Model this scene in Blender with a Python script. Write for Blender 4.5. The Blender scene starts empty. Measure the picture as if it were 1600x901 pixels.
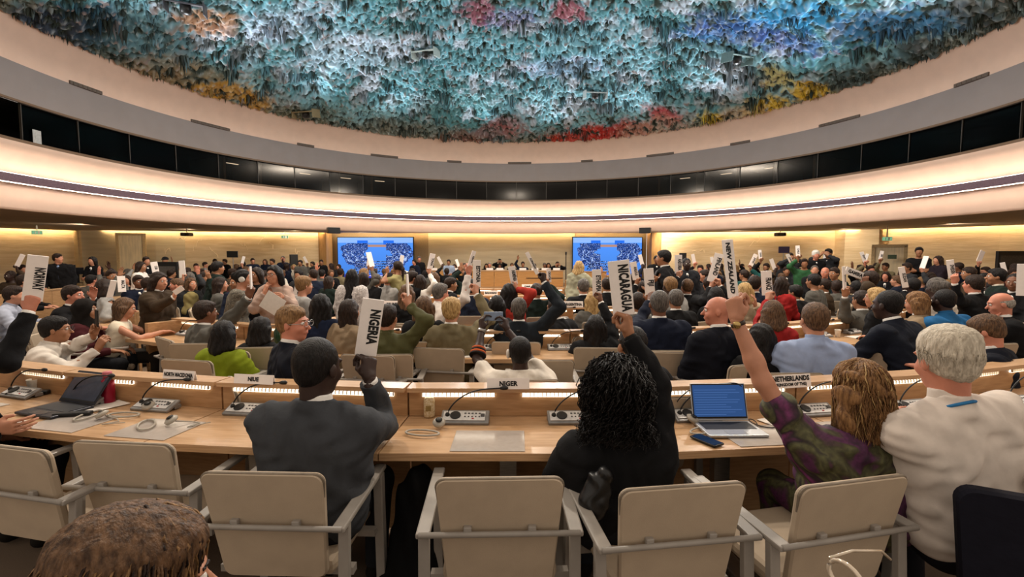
import bpy, bmesh, math, random
import numpy as np
from mathutils import Vector, Matrix
random.seed(7)
PI = math.pi
SC = bpy.context.scene
COL = SC.collection
# ------------------------------------------------------------------ camera, world, exposure, big lamps
EYE = 1.67
FOC = 750.0
TILT = math.atan(50.5 / FOC)
cam_d = bpy.data.cameras.new('camera')
cam = bpy.data.objects.new('camera', cam_d); COL.objects.link(cam)
cam.location = (0, 0, EYE)
cam.rotation_euler = (PI / 2 - TILT, 0, 0)
cam_d.sensor_width = 36; cam_d.lens = 36 * FOC / 1600
cam_d.clip_start = 0.05; cam_d.clip_end = 100
SC.camera = cam
w = bpy.data.worlds.new('world'); SC.world = w; w.use_nodes = True
w.node_tree.nodes['Background'].inputs[0].default_value = (1.0, 0.86, 0.72, 1)
w.node_tree.nodes['Background'].inputs[1].default_value = 0.8
SC.view_settings.view_transform = 'Standard'; SC.view_settings.look = 'None'
SC.view_settings.gamma = 1; SC.view_settings.use_curve_mapping = False
SC.view_settings.exposure = 0.0
SC.cycles.use_denoising = True
SC.cycles.max_bounces = 6; SC.cycles.diffuse_bounces = 3; SC.cycles.glossy_bounces = 3
SC.cycles.transmission_bounces = 4; SC.cycles.caustics_reflective = False; SC.cycles.caustics_refractive = False
SC.cycles.sample_clamp_indirect = 4
RC = (0.15, 11.4)            # centre of the round hall
def lamp(name, kind, loc, tgt, power, color, size=0.5, spot=None, blend=.5):
    L = bpy.data.lights.new(name, kind); L.energy = power; L.color = color
    if kind == 'AREA': L.shape = 'DISK'; L.size = size
    else: L.shadow_soft_size = size
    if kind == 'SPOT': L.spot_size = spot; L.spot_blend = blend
    o = bpy.data.objects.new(name, L); COL.objects.link(o); o.location = loc
    o.rotation_euler = (Vector(tgt) - Vector(loc)).to_track_quat('-Z', 'Y').to_euler()
    return o
WARM = (1.0, .84, .66); COOL = (.90, .95, 1.0)
# hall floodlights: they hang in openings of the dome and shine down on the seats
HALL = [(-5.5, 13, 7.3), (5.5, 13, 7.3), (0.2, 16.5, 7.2), (-4.5, 6.5, 7.2), (4.8, 6.5, 7.2), (0.2, 9.5, 7.4)]
for p in HALL: lamp('dome_floodlight', 'AREA', p, (p[0] * .8, p[1], 0), 330, (1.0, .87, .72), .42)
# added spots without fixtures: a wall wash, then a ring for the plaster dome
for k in (0, 1, 2, 3, 4, 9, 10, 11, 12, 13):       # spots added under the balcony soffit only to brighten the stone walls
    a = math.radians(-84 + 168 * k / 13); r = 15.6 if abs(k - 6.5) > 4 else 13.2 if abs(k - 6.5) > 2 else 12.1
    lamp('added_wall_wash', 'SPOT', (RC[0] + r * math.sin(a), RC[1] + r * math.cos(a), 2.70), (RC[0] + (r + 3.6) * math.sin(a), RC[1] + (r + 3.6) * math.cos(a), 1.0), 170 if abs(k - 6.5) > 2 else 60, (1.0, .84, .64), .12, math.radians(150), 1.0)
for k in range(12):  # unseen spots added inside the fascia ring, raking light over the dome
    a = math.radians(-110 + 20 * k)
    r = 10.3
    x, y = RC[0] + r * math.sin(a), RC[1] + r * math.cos(a)
    lamp('added_dome_spot', 'SPOT', (x, y, 6.05), (RC[0] - 1.5 * math.sin(a), RC[1] - 1.5 * math.cos(a), 9.5), 760, COOL, .15, math.radians(112), 1.0)
# ------------------------------------------------------------------ pixel -> place helpers (1600x901)
CT, ST = math.cos(TILT), math.sin(TILT)
def ray(px, py):
    x = (px - 800) / FOC; y = -(py - 450.5) / FOC
    return Vector((x, CT + y * ST, -ST + y * CT))
def W(px, py, D):
    r = ray(px, py); return Vector((0, 0, EYE)) + r * (D / r.y)
def G(px, py, z):
    r = ray(px, py); return Vector((0, 0, EYE)) + r * ((z - EYE) / r.z)
def srgb(h):
    h = h.lstrip('#'); v = [int(h[i:i + 2], 16) / 255 for i in (0, 2, 4)]
    return tuple((c / 12.92 if c <= .04045 else ((c + .055) / 1.055) ** 2.4) for c in v)
# ------------------------------------------------------------------ materials
MATS = {}
def nd(nt, t, **kw):
    n = nt.nodes.new(t)
    for k, v in kw.items(): setattr(n, k, v)
    return n
def mat(name, hexc, rough=.6, metal=0, var=.12, scale=30, bump=.0, bscale=60, stretch=(1, 1, 1), hex2=None, spec=.4, sheen=0, detail=3):
    if name in MATS: return MATS[name]
    m = bpy.data.materials.new(name); m.use_nodes = True; nt = m.node_tree
    b = nt.nodes['Principled BSDF']
    c = srgb(hexc)
    tc = nd(nt, 'ShaderNodeTexCoord'); mp = nd(nt, 'ShaderNodeMapping'); mp.inputs['Scale'].default_value = stretch
    nt.links.new(tc.outputs['Object'], mp.inputs['Vector'])
    nz = nd(nt, 'ShaderNodeTexNoise'); nz.inputs['Scale'].default_value = scale; nz.inputs['Detail'].default_value = detail
    nt.links.new(mp.outputs[0], nz.inputs['Vector'])
    cr = nd(nt, 'ShaderNodeValToRGB')
    c2 = srgb(hex2) if hex2 else tuple(min(1, v * (1 + var)) for v in c)
    c1 = c if hex2 else tuple(v * (1 - var) for v in c)
    cr.color_ramp.elements[0].position = .35; cr.color_ramp.elements[1].position = .65
    cr.color_ramp.elements[0].color = (*c1, 1); cr.color_ramp.elements[1].color = (*c2, 1)
    nt.links.new(nz.outputs['Fac'], cr.inputs[0]); nt.links.new(cr.outputs[0], b.inputs['Base Color'])
    b.inputs['Roughness'].default_value = rough; b.inputs['Metallic'].default_value = metal
    b.inputs['Specular IOR Level'].default_value = spec
    if bump:
        nb = nd(nt, 'ShaderNodeTexNoise'); nb.inputs['Scale'].default_value = bscale; nb.inputs['Detail'].default_value = 4
        nt.links.new(mp.outputs[0], nb.inputs['Vector'])
        bp = nd(nt, 'ShaderNodeBump'); bp.inputs['Strength'].default_value = bump; bp.inputs['Distance'].default_value = .02
        nt.links.new(nb.outputs['Fac'], bp.inputs['Height']); nt.links.new(bp.outputs[0], b.inputs['Normal'])
    MATS[name] = m; return m
def emit(name, hexc, s):
    if name in MATS: return MATS[name]
    m = bpy.data.materials.new(name); m.use_nodes = True; nt = m.node_tree
    nt.nodes.remove(nt.nodes['Principled BSDF'])
    e = nd(nt, 'ShaderNodeEmission'); e.inputs[0].default_value = (*srgb(hexc), 1); e.inputs[1].default_value = s
    nt.links.new(e.outputs[0], nt.nodes['Material Output'].inputs[0]); MATS[name] = m; return m
def glass(name, tint, rough=.02, mixf=.12):
    if name in MATS: return MATS[name]
    m = bpy.data.materials.new(name); m.use_nodes = True; nt = m.node_tree
    nt.nodes.remove(nt.nodes['Principled BSDF'])
    t = nd(nt, 'ShaderNodeBsdfTransparent'); t.inputs[0].default_value = (*srgb(tint), 1)
    g = nd(nt, 'ShaderNodeBsdfGlossy'); g.inputs[0].default_value = (.22, .21, .20, 1); g.inputs['Roughness'].default_value = rough
    fr = nd(nt, 'ShaderNodeFresnel'); fr.inputs[0].default_value = 1.5
    ad = nd(nt, 'ShaderNodeMath', operation='ADD'); ad.inputs[1].default_value = mixf; ad.use_clamp = True
    mx = nd(nt, 'ShaderNodeMixShader')
    nt.links.new(fr.outputs[0], ad.inputs[0]); nt.links.new(ad.outputs[0], mx.inputs[0])
    nt.links.new(t.outputs[0], mx.inputs[1]); nt.links.new(g.outputs[0], mx.inputs[2])
    nt.links.new(mx.outputs[0], nt.nodes['Material Output'].inputs[0]); MATS[name] = m; return m
def vcol(name, rough=.8, emis=0):
    if name in MATS: return MATS[name]
    m = bpy.data.materials.new(name); m.use_nodes = True; nt = m.node_tree
    a = nd(nt, 'ShaderNodeVertexColor'); a.layer_name = 'Col'
    if emis:
        nt.nodes.remove(nt.nodes['Principled BSDF'])
        e = nd(nt, 'ShaderNodeEmission'); e.inputs[1].default_value = emis
        nt.links.new(a.outputs[0], e.inputs[0]); nt.links.new(e.outputs[0], nt.nodes['Material Output'].inputs[0])
    else:
        b = nt.nodes['Principled BSDF']; b.inputs['Roughness'].default_value = rough; b.inputs['Specular IOR Level'].default_value = .15
        nt.links.new(a.outputs[0], b.inputs['Base Color'])
    MATS[name] = m; return m
WOOD = mat('beech_veneer', '#b08a64', .30, scale=9, stretch=(.6, 5, 14), hex2='#c39e78', bump=.03, spec=.5)
WOOD2 = mat('beech_panel', '#a47c55', .42, scale=7, stretch=(1, 3, 10), hex2='#b68e65')
PODW = mat('podium_oak', '#b48048', .45, scale=5, stretch=(.5, 2, 10), hex2='#c48f55')
STONE = mat('travertine_wall', '#c9b18b', .7, scale=1.6, stretch=(.6, .6, 5), hex2='#dcc7a4', bump=.5, bscale=5, detail=6)
STONE2 = mat('grey_panel_wall', '#b3a58a', .7, scale=2, stretch=(.4, .4, 4), hex2='#bfb295', bump=.1, bscale=8)
PEACH = mat('peach_plaster', '#d9bca9', .75, var=.03, scale=3)
GREYP = mat('grey_fascia_plaster', '#8d8583', .7, var=.03, scale=2)
BROWN = mat('brown_edge', '#6d5641', .6, var=.05)
SOFF = mat('soffit_plaster', '#c4b09a', .7, var=.04, scale=2)
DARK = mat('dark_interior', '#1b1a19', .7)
CARPET = mat('dark_carpet', '#6b5a4a', .95, scale=200, bump=.3, bscale=400)
UPH = mat('beige_upholstery', '#b09e88', .7, var=.05, scale=8, bump=.12, bscale=350)
FRAME = mat('grey_painted_frame', '#918a82', .38, var=.06, scale=14)
STEEL = mat('brushed_steel', '#a9a8a6', .3, .9, scale=20, stretch=(1, 1, 12))
CONS = mat('console_silver', '#858381', .4, .3, scale=20)
BLACK = mat('black_plastic', '#131313', .45)
MAT_PAD = mat('translucent_desk_pad', '#aaa199', .16, spec=.7, var=.04)
WHITE = mat('white_card', '#efe6e0', .6, var=.02)
INK = mat('black_ink', '#141212', .7)
PAPER = mat('paper', '#e4ddd4', .7, var=.03)
LED = emit('warm_led', '#ffeedb', 20)
LEDW = emit('desk_led', '#fff0d8', 3.2)
LEDC = emit('cove_led', '#ffdca4', 42)
# ------------------------------------------------------------------ mesh helpers
def fit_label(s):
    w_ = s.split()
    for drop in (('a', 'an'), ('the', 'its', 'their'), ('with',)):
        while len(w_) > 16 and any(x in drop for x in w_):
            i = max(k for k, x in enumerate(w_) if x in drop); w_.pop(i)
    w_ = w_[:16]
    while w_[-1].strip(',') in ('a', 'an', 'the', 'with', 'of', 'in', 'and', 'on', 'to', 'at', 'by', 'behind', 'under', 'below', 'left', 'right'): w_.pop()
    return ' '.join(w_).rstrip(',')
USED_LABELS = {}
def tag(o, label=None, cat=None, group=None, kind=None):
    if label: o['label'] = fit_label(label)
    if cat: o['category'] = cat
    if group: o['group'] = group
    if kind: o['kind'] = kind
    return o
def link(o, parent=None):
    COL.objects.link(o)
    if parent is not None: o.parent = parent
    return o
def mesh(name, V, F, m, parent=None, smooth=False):
    me = bpy.data.meshes.new(name)
    me.from_pydata([tuple(v) for v in V], [], F)
    if m is not None:
        for x in (m if isinstance(m, (list, tuple)) else [m]): me.materials.append(x)
    if smooth: me.shade_smooth()
    me.update()
    return link(bpy.data.objects.new(name, me), parent)
def npmesh(name, V, Q, m, parent=None, smooth=True):
    me = bpy.data.meshes.new(name)
    n, k = Q.shape
    me.vertices.add(len(V)); me.vertices.foreach_set('co', np.ascontiguousarray(V, dtype=np.float32).ravel())
    me.loops.add(n * k); me.loops.foreach_set('vertex_index', np.ascontiguousarray(Q, dtype=np.int32).ravel())
    me.polygons.add(n); me.polygons.foreach_set('loop_start', np.arange(0, n * k, k, dtype=np.int32))
    me.update(calc_edges=True); me.validate()
    if smooth: me.shade_smooth()
    me.materials.append(m)
    return link(bpy.data.objects.new(name, me), parent)
def empty(name, loc=(0, 0, 0), rz=0):
    o = bpy.data.objects.new(name, None); COL.objects.link(o); o.location = loc; o.rotation_euler = (0, 0, rz)
    o.empty_display_size = .1; return o
class MB:
    def __init__(s): s.bm = bmesh.new()
    def box(s, c, d, M=None, bev=0, taper=None):
        r = bmesh.ops.create_cube(s.bm, size=1); vs = r['verts']
        for v in vs:
            v.co = Vector((v.co.x * d[0], v.co.y * d[1], v.co.z * d[2]))
            if taper and v.co.z > 0: v.co.x *= taper
        if bev:
            e = list({e for v in vs for e in v.link_edges})
            r = bmesh.ops.bevel(s.bm, geom=e, offset=bev, segments=2, affect='EDGES', profile=.5)
            vs = list({v for f in r['faces'] for v in f.verts} | {v for v in vs if v.is_valid})
        T = Matrix.Translation(c) @ (M.to_4x4() if M else Matrix())
        bmesh.ops.transform(s.bm, matrix=T, verts=[v for v in vs if v.is_valid]); return s
    def tube(s, pts, r, n=8, caps=True):
        pts = [Vector(p) for p in pts]; rings = []
        rr = r if isinstance(r, (list, tuple)) else [r] * len(pts)
        up = Vector((0, 0, 1))
        for i, p in enumerate(pts):
            t = (pts[min(i + 1, len(pts) - 1)] - pts[max(i - 1, 0)]).normalized()
            a = t.cross(up) if abs(t.dot(up)) < .95 else t.cross(Vector((1, 0, 0)))
            a.normalize(); b = t.cross(a)
            rings.append([s.bm.verts.new(p + (a * math.cos(2 * PI * k / n) + b * math.sin(2 * PI * k / n)) * rr[i]) for k in range(n)])
        for i in range(len(rings) - 1):
            for k in range(n):
                s.bm.faces.new((rings[i][k], rings[i][(k + 1) % n], rings[i + 1][(k + 1) % n], rings[i + 1][k]))
        if caps:
            s.bm.faces.new(rings[0]); s.bm.faces.new(rings[-1][::-1])
        return s
    def lathe(s, prof, c=(0, 0, 0), n=20, M=None):
        rings = []; c = Vector(c)
        for r, z in prof:
            rings.append([s.bm.verts.new(c + ((M @ Vector((r * math.cos(2 * PI * k / n), r * math.sin(2 * PI * k / n), z))) if M else Vector((r * math.cos(2 * PI * k / n), r * math.sin(2 * PI * k / n), z)))) for k in range(n)])
        for i in range(len(rings) - 1):
            for k in range(n):
                s.bm.faces.new((rings[i][k], rings[i][(k + 1) % n], rings[i + 1][(k + 1) % n], rings[i + 1][k]))
        s.bm.faces.new(rings[0][::-1]); s.bm.faces.new(rings[-1]); return s
    def prism(s, poly, z0, z1):
        a = [s.bm.verts.new((x, y, z0)) for x, y in poly]; b = [s.bm.verts.new((x, y, z1)) for x, y in poly]
        n = len(a); s.bm.faces.new(a[::-1]); s.bm.faces.new(b)
        for i in range(n): s.bm.faces.new((a[i], a[(i + 1) % n], b[(i + 1) % n], b[i]))
        return s
    def build(s, name, m, parent=None, smooth=False, loc=None):
        bmesh.ops.recalc_face_normals(s.bm, faces=s.bm.faces)
        me = bpy.data.meshes.new(name); s.bm.to_mesh(me); s.bm.free(); me.materials.append(m)
        if smooth: me.shade_smooth()
        o = bpy.data.objects.new(name, me)
        if loc is not None: o.location = loc
        return link(o, parent)
def copy_tree(o, parent=None):
    c = o.copy(); COL.objects.link(c); c.parent = parent
    for ch in o.children: copy_tree(ch, c)
    return c
def text_obj(s, h, cx, M, m, parent, name='lettering', off=.0, maxw=None):
    """lettering mesh: cap height h, condensed by cx, placed with matrix M (x = reading direction)"""
    cu = bpy.data.curves.new('t', 'FONT'); cu.body = s; cu.size = 1.0; cu.align_x = 'CENTER'; cu.align_y = 'CENTER'
    cu.offset = .052 + off; cu.extrude = .0; cu.resolution_u = 2; cu.space_character = 1.04
    t = bpy.data.objects.new('t', cu); COL.objects.link(t)
    dg = bpy.context.evaluated_depsgraph_get(); dg.update()
    me = bpy.data.meshes.new_from_object(t.evaluated_get(dg)); bpy.data.objects.remove(t)
    me.name = name
    xs = [v.co.x for v in me.vertices]; wd = (max(xs) - min(xs)) if xs else 1
    k = h / .72; kx = k * cx
    if maxw and wd * kx > maxw: kx = maxw / wd
    me.transform(Matrix.Diagonal((kx, k, k, 1))); me.transform(M)
    me.materials.clear(); me.materials.append(m)
    return link(bpy.data.objects.new(name, me), parent)
# ------------------------------------------------------------------ value noise
def hash3(i, j, k, seed=0):
    n = (i * 374761393 + j * 668265263 + k * 2147483647 + seed * 144665) & 0xffffffff
    n = ((n ^ (n >> 13)) * 1274126177) & 0xffffffff
    return ((n ^ (n >> 16)) & 0xffff) / 65535.0
def vnoise(P, seed=0):
    P = np.asarray(P, dtype=np.float64); I = np.floor(P).astype(np.int64); f = P - I; f = f * f * (3 - 2 * f)
    r = 0
    for dx in (0, 1):
        for dy in (0, 1):
            for dz in (0, 1):
                wgt = (f[..., 0] if dx else 1 - f[..., 0]) * (f[..., 1] if dy else 1 - f[..., 1]) * (f[..., 2] if dz else 1 - f[..., 2])
                r = r + wgt * hash3(I[..., 0] + dx, I[..., 1] + dy, I[..., 2] + dz, seed)
    return r
def fbm(P, o=4, seed=0):
    s = 0; a = .5
    for k in range(o): s = s + a * vnoise(P * (2 ** k), seed + k); a *= .5
    return s
# ================================================================== STRUCTURE
def ring(name, prof, m, a0=-118, a1=118, n=150, parent=None, smooth=True, kind='structure'):
    V = []; F = []
    for i in range(n + 1):
        a = math.radians(a0 + (a1 - a0) * i / n)
        for r, z in prof: V.append((RC[0] + r * math.sin(a), RC[1] + r * math.cos(a), z))
    k = len(prof)
    for i in range(n):
        for j in range(k - 1): F.append((i * k + j, (i + 1) * k + j, (i + 1) * k + j + 1, i * k + j + 1))
    o = mesh(name, V, F, m, parent, smooth)
    if kind and parent is None: o['kind'] = kind
    return o
tag(MB().box((0, 11, -.05), (56, 34, .1)).build('floor', CARPET), kind='structure')
# wall line under the balcony, traced where the soffit meets it
ZW = 2.86
wl = [G(-60, 356, ZW), G(0, 358, ZW), G(138, 362, ZW)]
wl = [Vector((-24, 4, ZW)), Vector((-21.5, 15.6, ZW)), Vector((-19.6, 20.6, ZW))]
pier_l = [Vector((-18.2, 20.4, 0)), Vector((-14.8, 20.6, 0))]
wall_pts = {'wall_left': [(-25, -2), (-24.6, 9), (-23.4, 15.5), (-19.6, 21.6)],
            'wall_far_left': [(-15.2, 22.4), (-12, 23.0), (-9.4, 23.4)],
            'wall_far_right': [(7.2, 23.6), (10.5, 22.9), (14.6, 21.8)],
            'wall_right': [(15.6, 20.9), (18.4, 18.2), (20.5, 14.0), (21.6, 8), (22, -2)]}
def wall(name, pts, m, z0=0, z1=3.05, th=.3):
    V = []; F = []
    n = len(pts)
    for (x, y) in pts:
        d = Vector((x - RC[0], y - RC[1])).normalized() * th
        V += [(x, y, z0), (x, y, z1), (x + d.x, y + d.y, z1), (x + d.x, y + d.y, z0)]
    for i in range(n - 1):
        a, b = i * 4, (i + 1) * 4
        for j in range(4): F.append((a + j, b + j, b + (j + 1) % 4, a + (j + 1) % 4))
    F += [(0, 1, 2, 3), tuple((n - 1) * 4 + j for j in (3, 2, 1, 0))]
    return tag(mesh(name, V, F, m), kind='structure')
for k, v in wall_pts.items(): wall(k, v, STONE)
wall('wall_far', [(-4.2, 24.2), (3.2, 24.2)], STONE2)
# piers and returns either side
wall('wall_pier_left', [(-19.6, 21.6), (-18.9, 21.15), (-16.2, 21.9), (-15.2, 22.4)], STONE2)
wall('wall_pier_right', [(14.6, 21.8), (14.5, 21.0), (15.45, 20.3), (15.6, 20.9)], STONE)
# screen niches: timber jambs
for s, x0, x1 in ((-1, -9.4, -8.0), (1, 6.1, 7.2)):
    pass
JAMB = mat('light_oak_jamb', '#a98455', .5, scale=6, stretch=(4, 4, .5), hex2='#bb9564')
for nm, xa, xb, ya, yb in (('trim_1', -9.45, -8.95, 23.5, 23.2), ('trim_2', 6.72, 7.3, 23.2, 23.55)):
    tag(MB().prism([(xa, ya), (xb, yb), (xb, yb + .8), (xa, ya + .8)], 0, 2.86).build(nm, JAMB), kind='structure')
tag(MB().box((-6.7, 24.35, 1.5), (5.0, .3, 3.1)).build('wall_behind_left_screen', mat('niche_wall', '#8d7a5e', .7)), kind='structure')
tag(MB().box((4.95, 24.35, 1.5), (3.6, .3, 3.1)).build('wall_behind_right_screen', MATS['niche_wall']), kind='structure')
# soffit of the balcony, from the round lip out to the walls
sp = []
for i in range(121):
    a = math.radians(-118 + 236 * i / 120)
    sp.append((a, RC[0] + 11.65 * math.sin(a), RC[1] + 11.65 * math.cos(a)))
allw = [p for k in ('wall_left',) for p in wall_pts[k]] + [(-18.9, 21.15), (-16.2, 21.9)] + wall_pts['wall_far_left'] + [(-4.2, 24.2), (3.2, 24.2)] + wall_pts['wall_far_right'] + [(14.5, 21.0), (15.45, 20.3)] + wall_pts['wall_right']
def wall_hit(a):
    d = Vector((math.sin(a), math.cos(a))); best = None
    for (p, q) in zip(allw[:-1], allw[1:]):
        p = Vector(p) - Vector(RC); q = Vector(q) - Vector(RC); e = q - p
        den = d.x * e.y - d.y * e.x
        if abs(den) < 1e-9: continue
        t = (p.x * e.y - p.y * e.x) / den; u = (p.x * d.y - p.y * d.x) / den
        if t > 0 and -1e-6 <= u <= 1 + 1e-6 and (best is None or t > best): best = t
    return best or 20
V = []; F = []; VL = []; FL = []
GAP = .28
for i, (a, x, y) in enumerate(sp):
    R = wall_hit(a)
    for r, z in ((11.65, 2.74), (R - GAP, 2.80), (R - GAP, 2.95), (R + .1, 2.95)):
        V.append((RC[0] + r * math.sin(a), RC[1] + r * math.cos(a), z))
    for r, z in ((R - GAP + .015, 2.835), (R - GAP + .015, 2.90)):
        VL.append((RC[0] + r * math.sin(a), RC[1] + r * math.cos(a), z))
for i in range(120):
    for j in range(3): F.append((i * 4 + j, i * 4 + j + 1, i * 4 + j + 5, i * 4 + j + 4))
    FL.append((i * 2, i * 2 + 1, i * 2 + 3, i * 2 + 2))
tag(mesh('ceiling_balcony_soffit', V, F, SOFF), kind='structure')
tag(mesh('trim_wall_cove_light', VL, FL, LEDC), kind='structure')
# balcony front (concave), rail with hidden light above and below
ring('wall_balcony_front', [(11.75, 2.75), (11.66, 2.74), (11.64, 2.80), (11.57, 3.05), (11.55, 3.3), (11.54, 3.55), (11.46, 3.8), (11.32, 4.02), (11.12, 4.20), (11.22, 4.23), (11.5, 4.23)], PEACH)
ring('trim_light_rail', [(11.27, 3.32), (11.24, 3.33), (11.24, 3.50), (11.27, 3.51), (11.36, 3.51), (11.36, 3.32), (11.27, 3.32)], mat('mauve_rail', '#6a5560', .5), smooth=False)
ring('trim_rail_led_upper', [(11.29, 3.517), (11.355, 3.517)], LED)
ring('trim_rail_led_lower', [(11.29, 3.312), (11.355, 3.312)], LED)
# interpreters' gallery behind glass
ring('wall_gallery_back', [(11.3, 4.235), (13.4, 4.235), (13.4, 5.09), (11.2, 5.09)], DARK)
ring('trim_glass_sill', [(11.13, 4.2), (11.13, 4.27), (11.2, 4.27), (11.2, 4.2)], BROWN, smooth=False)
ring('trim_fascia_edge', [(11.22, 5.10), (11.10, 5.08), (11.10, 5.13)], BROWN, smooth=False)
ring('wall_round_fascia', [(11.1, 5.13), (11.08, 5.5), (11.08, 5.92), (11.28, 5.92), (11.3, 5.84)], GREYP, smooth=False)
ring('ceiling_cove', [(11.3, 5.84), (11.32, 6.1), (11.26, 6.45), (11.12, 6.72), (11.02, 6.95)], PEACH)
ring('trim_cove_led', [(11.12, 5.925), (11.2, 5.925)], emit('soft_cove_led', '#ffe6d0', 1.7))
GL = glass('booth_glass', '#77706a', .12, .0)
for k in range(26):
    a0 = -92 + k * 7.1
    o = ring('window_%d' % (k + 1), [(11.16, 4.26), (11.2, 5.1)], GL, a0, a0 + 7.05, 8)
MUL = mat('dark_mullion', '#3a342d', .5)
mb = MB()
for k in range(27):
    a = math.radians(-92 + k * 7.1 - .02)
    mb.box((RC[0] + 11.19 * math.sin(a), RC[1] + 11.19 * math.cos(a), 4.68), (.02, .05, .85), Matrix.Rotation(-a, 3, 'Z'))
tag(mb.build('trim_gallery_mullions', MUL), kind='structure')
# booth partitions, desks and lit monitors in the gallery
PART = mat('booth_partition', '#8b7d66', .7)
for k, ad in enumerate((-62, -55.5, -49, -40, -33, 33, 41, 49, 56, 63)):
    a = math.radians(ad)
    o = MB().box((0, 0, .43), (.08, 2.0, .84)).build('booth_partition', PART, loc=(RC[0] + 12.35 * math.sin(a), RC[1] + 12.35 * math.cos(a), 4.24)); o.rotation_euler.z = -a
    o['kind'] = 'structure'; o.name = 'wall_booth_%d' % (k + 1)
for k, ad in enumerate((-58, -45, -37, -30, 37, 45, 53)):
    a = math.radians(ad)
    r = empty('booth_lamp', (RC[0] + 12.3 * math.sin(a), RC[1] + 12.3 * math.cos(a), 5.09), -a)
    MB().box((0, 0, -.01), (.5, .12, .03), bev=.004).build('housing', STEEL, r)
    MB().box((0, 0, -.03), (.42, .06, .012)).build('lamp_tube', emit('booth_tube', '#ffedcf', 5), r)
    side = 'left' if ad < 0 else 'right'
    nn = ['outermost', 'second outermost', 'third outermost', 'innermost'] if ad < 0 else ['innermost', 'middle', 'outermost']
    tag(r, 'small ceiling lamp glowing behind the gallery glass, %s of those on the %s' % (nn[k if ad < 0 else k - 4], side), 'lamp', 'gallery ceiling lamps')
# vents along the cornice
VENT = mat('vent_slot', '#5d5148', .6)
for i, (px, py, wpx) in enumerate(((135, 133, 50), (330, 192, 60), (478, 226, 26), (601, 244, 42), (710, 254, 22), (812, 257, 36), (917, 253, 18), (1031, 243, 42), (1156, 224, 30), (1310, 191, 62), (1516, 134, 52))):
    p = W(px, py, 22); d = (p - Vector((0, 0, EYE))).normalized()
    # intersection with the cove cylinder r = 11.27
    o0 = Vector((-RC[0], -RC[1])); dd = Vector((d.x, d.y)); A = dd.dot(dd); B = 2 * o0.dot(dd); C = o0.dot(o0) - 11.05 ** 2
    t = (-B + math.sqrt(max(0, B * B - 4 * A * C))) / (2 * A)
    q = Vector((d.x * t, d.y * t, 5.925)); a = math.atan2(q.x - RC[0], q.y - RC[1])
    ww = wpx / FOC * q.y
    v = MB().box((0, 0, 0), (ww, .05, .09), bev=.008)
    for s in range(int(ww / .12)): v.box((-ww / 2 + .08 + s * .12, -.028, 0), (.02, .012, .07))
    o = v.build('air_vent', VENT); o.location = (RC[0] + 11.06 * math.sin(a), RC[1] + 11.06 * math.cos(a), 5.95); o.rotation_euler.z = -a
    tag(o, 'brown slotted air vent on the cornice, number %s from the left along the grey fascia' % ['one', 'two', 'three', 'four', 'five', 'six', 'seven', 'eight', 'nine', 'ten', 'eleven'][i], 'vent', 'cornice vents')
a = math.atan2(G(83, 222, 4.3).x - RC[0], G(83, 222, 4.3).y - RC[1])
o = MB().box((0, 0, 0), (.2, .01, .3), bev=.002).box((0, -.008, .02), (.1, .004, .14)).build('glass_notice', mat('notice_grey', '#a9aaa8', .5)); o.location = (RC[0] + 11.13 * math.sin(a), RC[1] + 11.13 * math.cos(a), 4.42); o.rotation_euler.z = -a
tag(o, 'small pale notice stuck on the gallery glass at the far left', 'notice')
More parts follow.
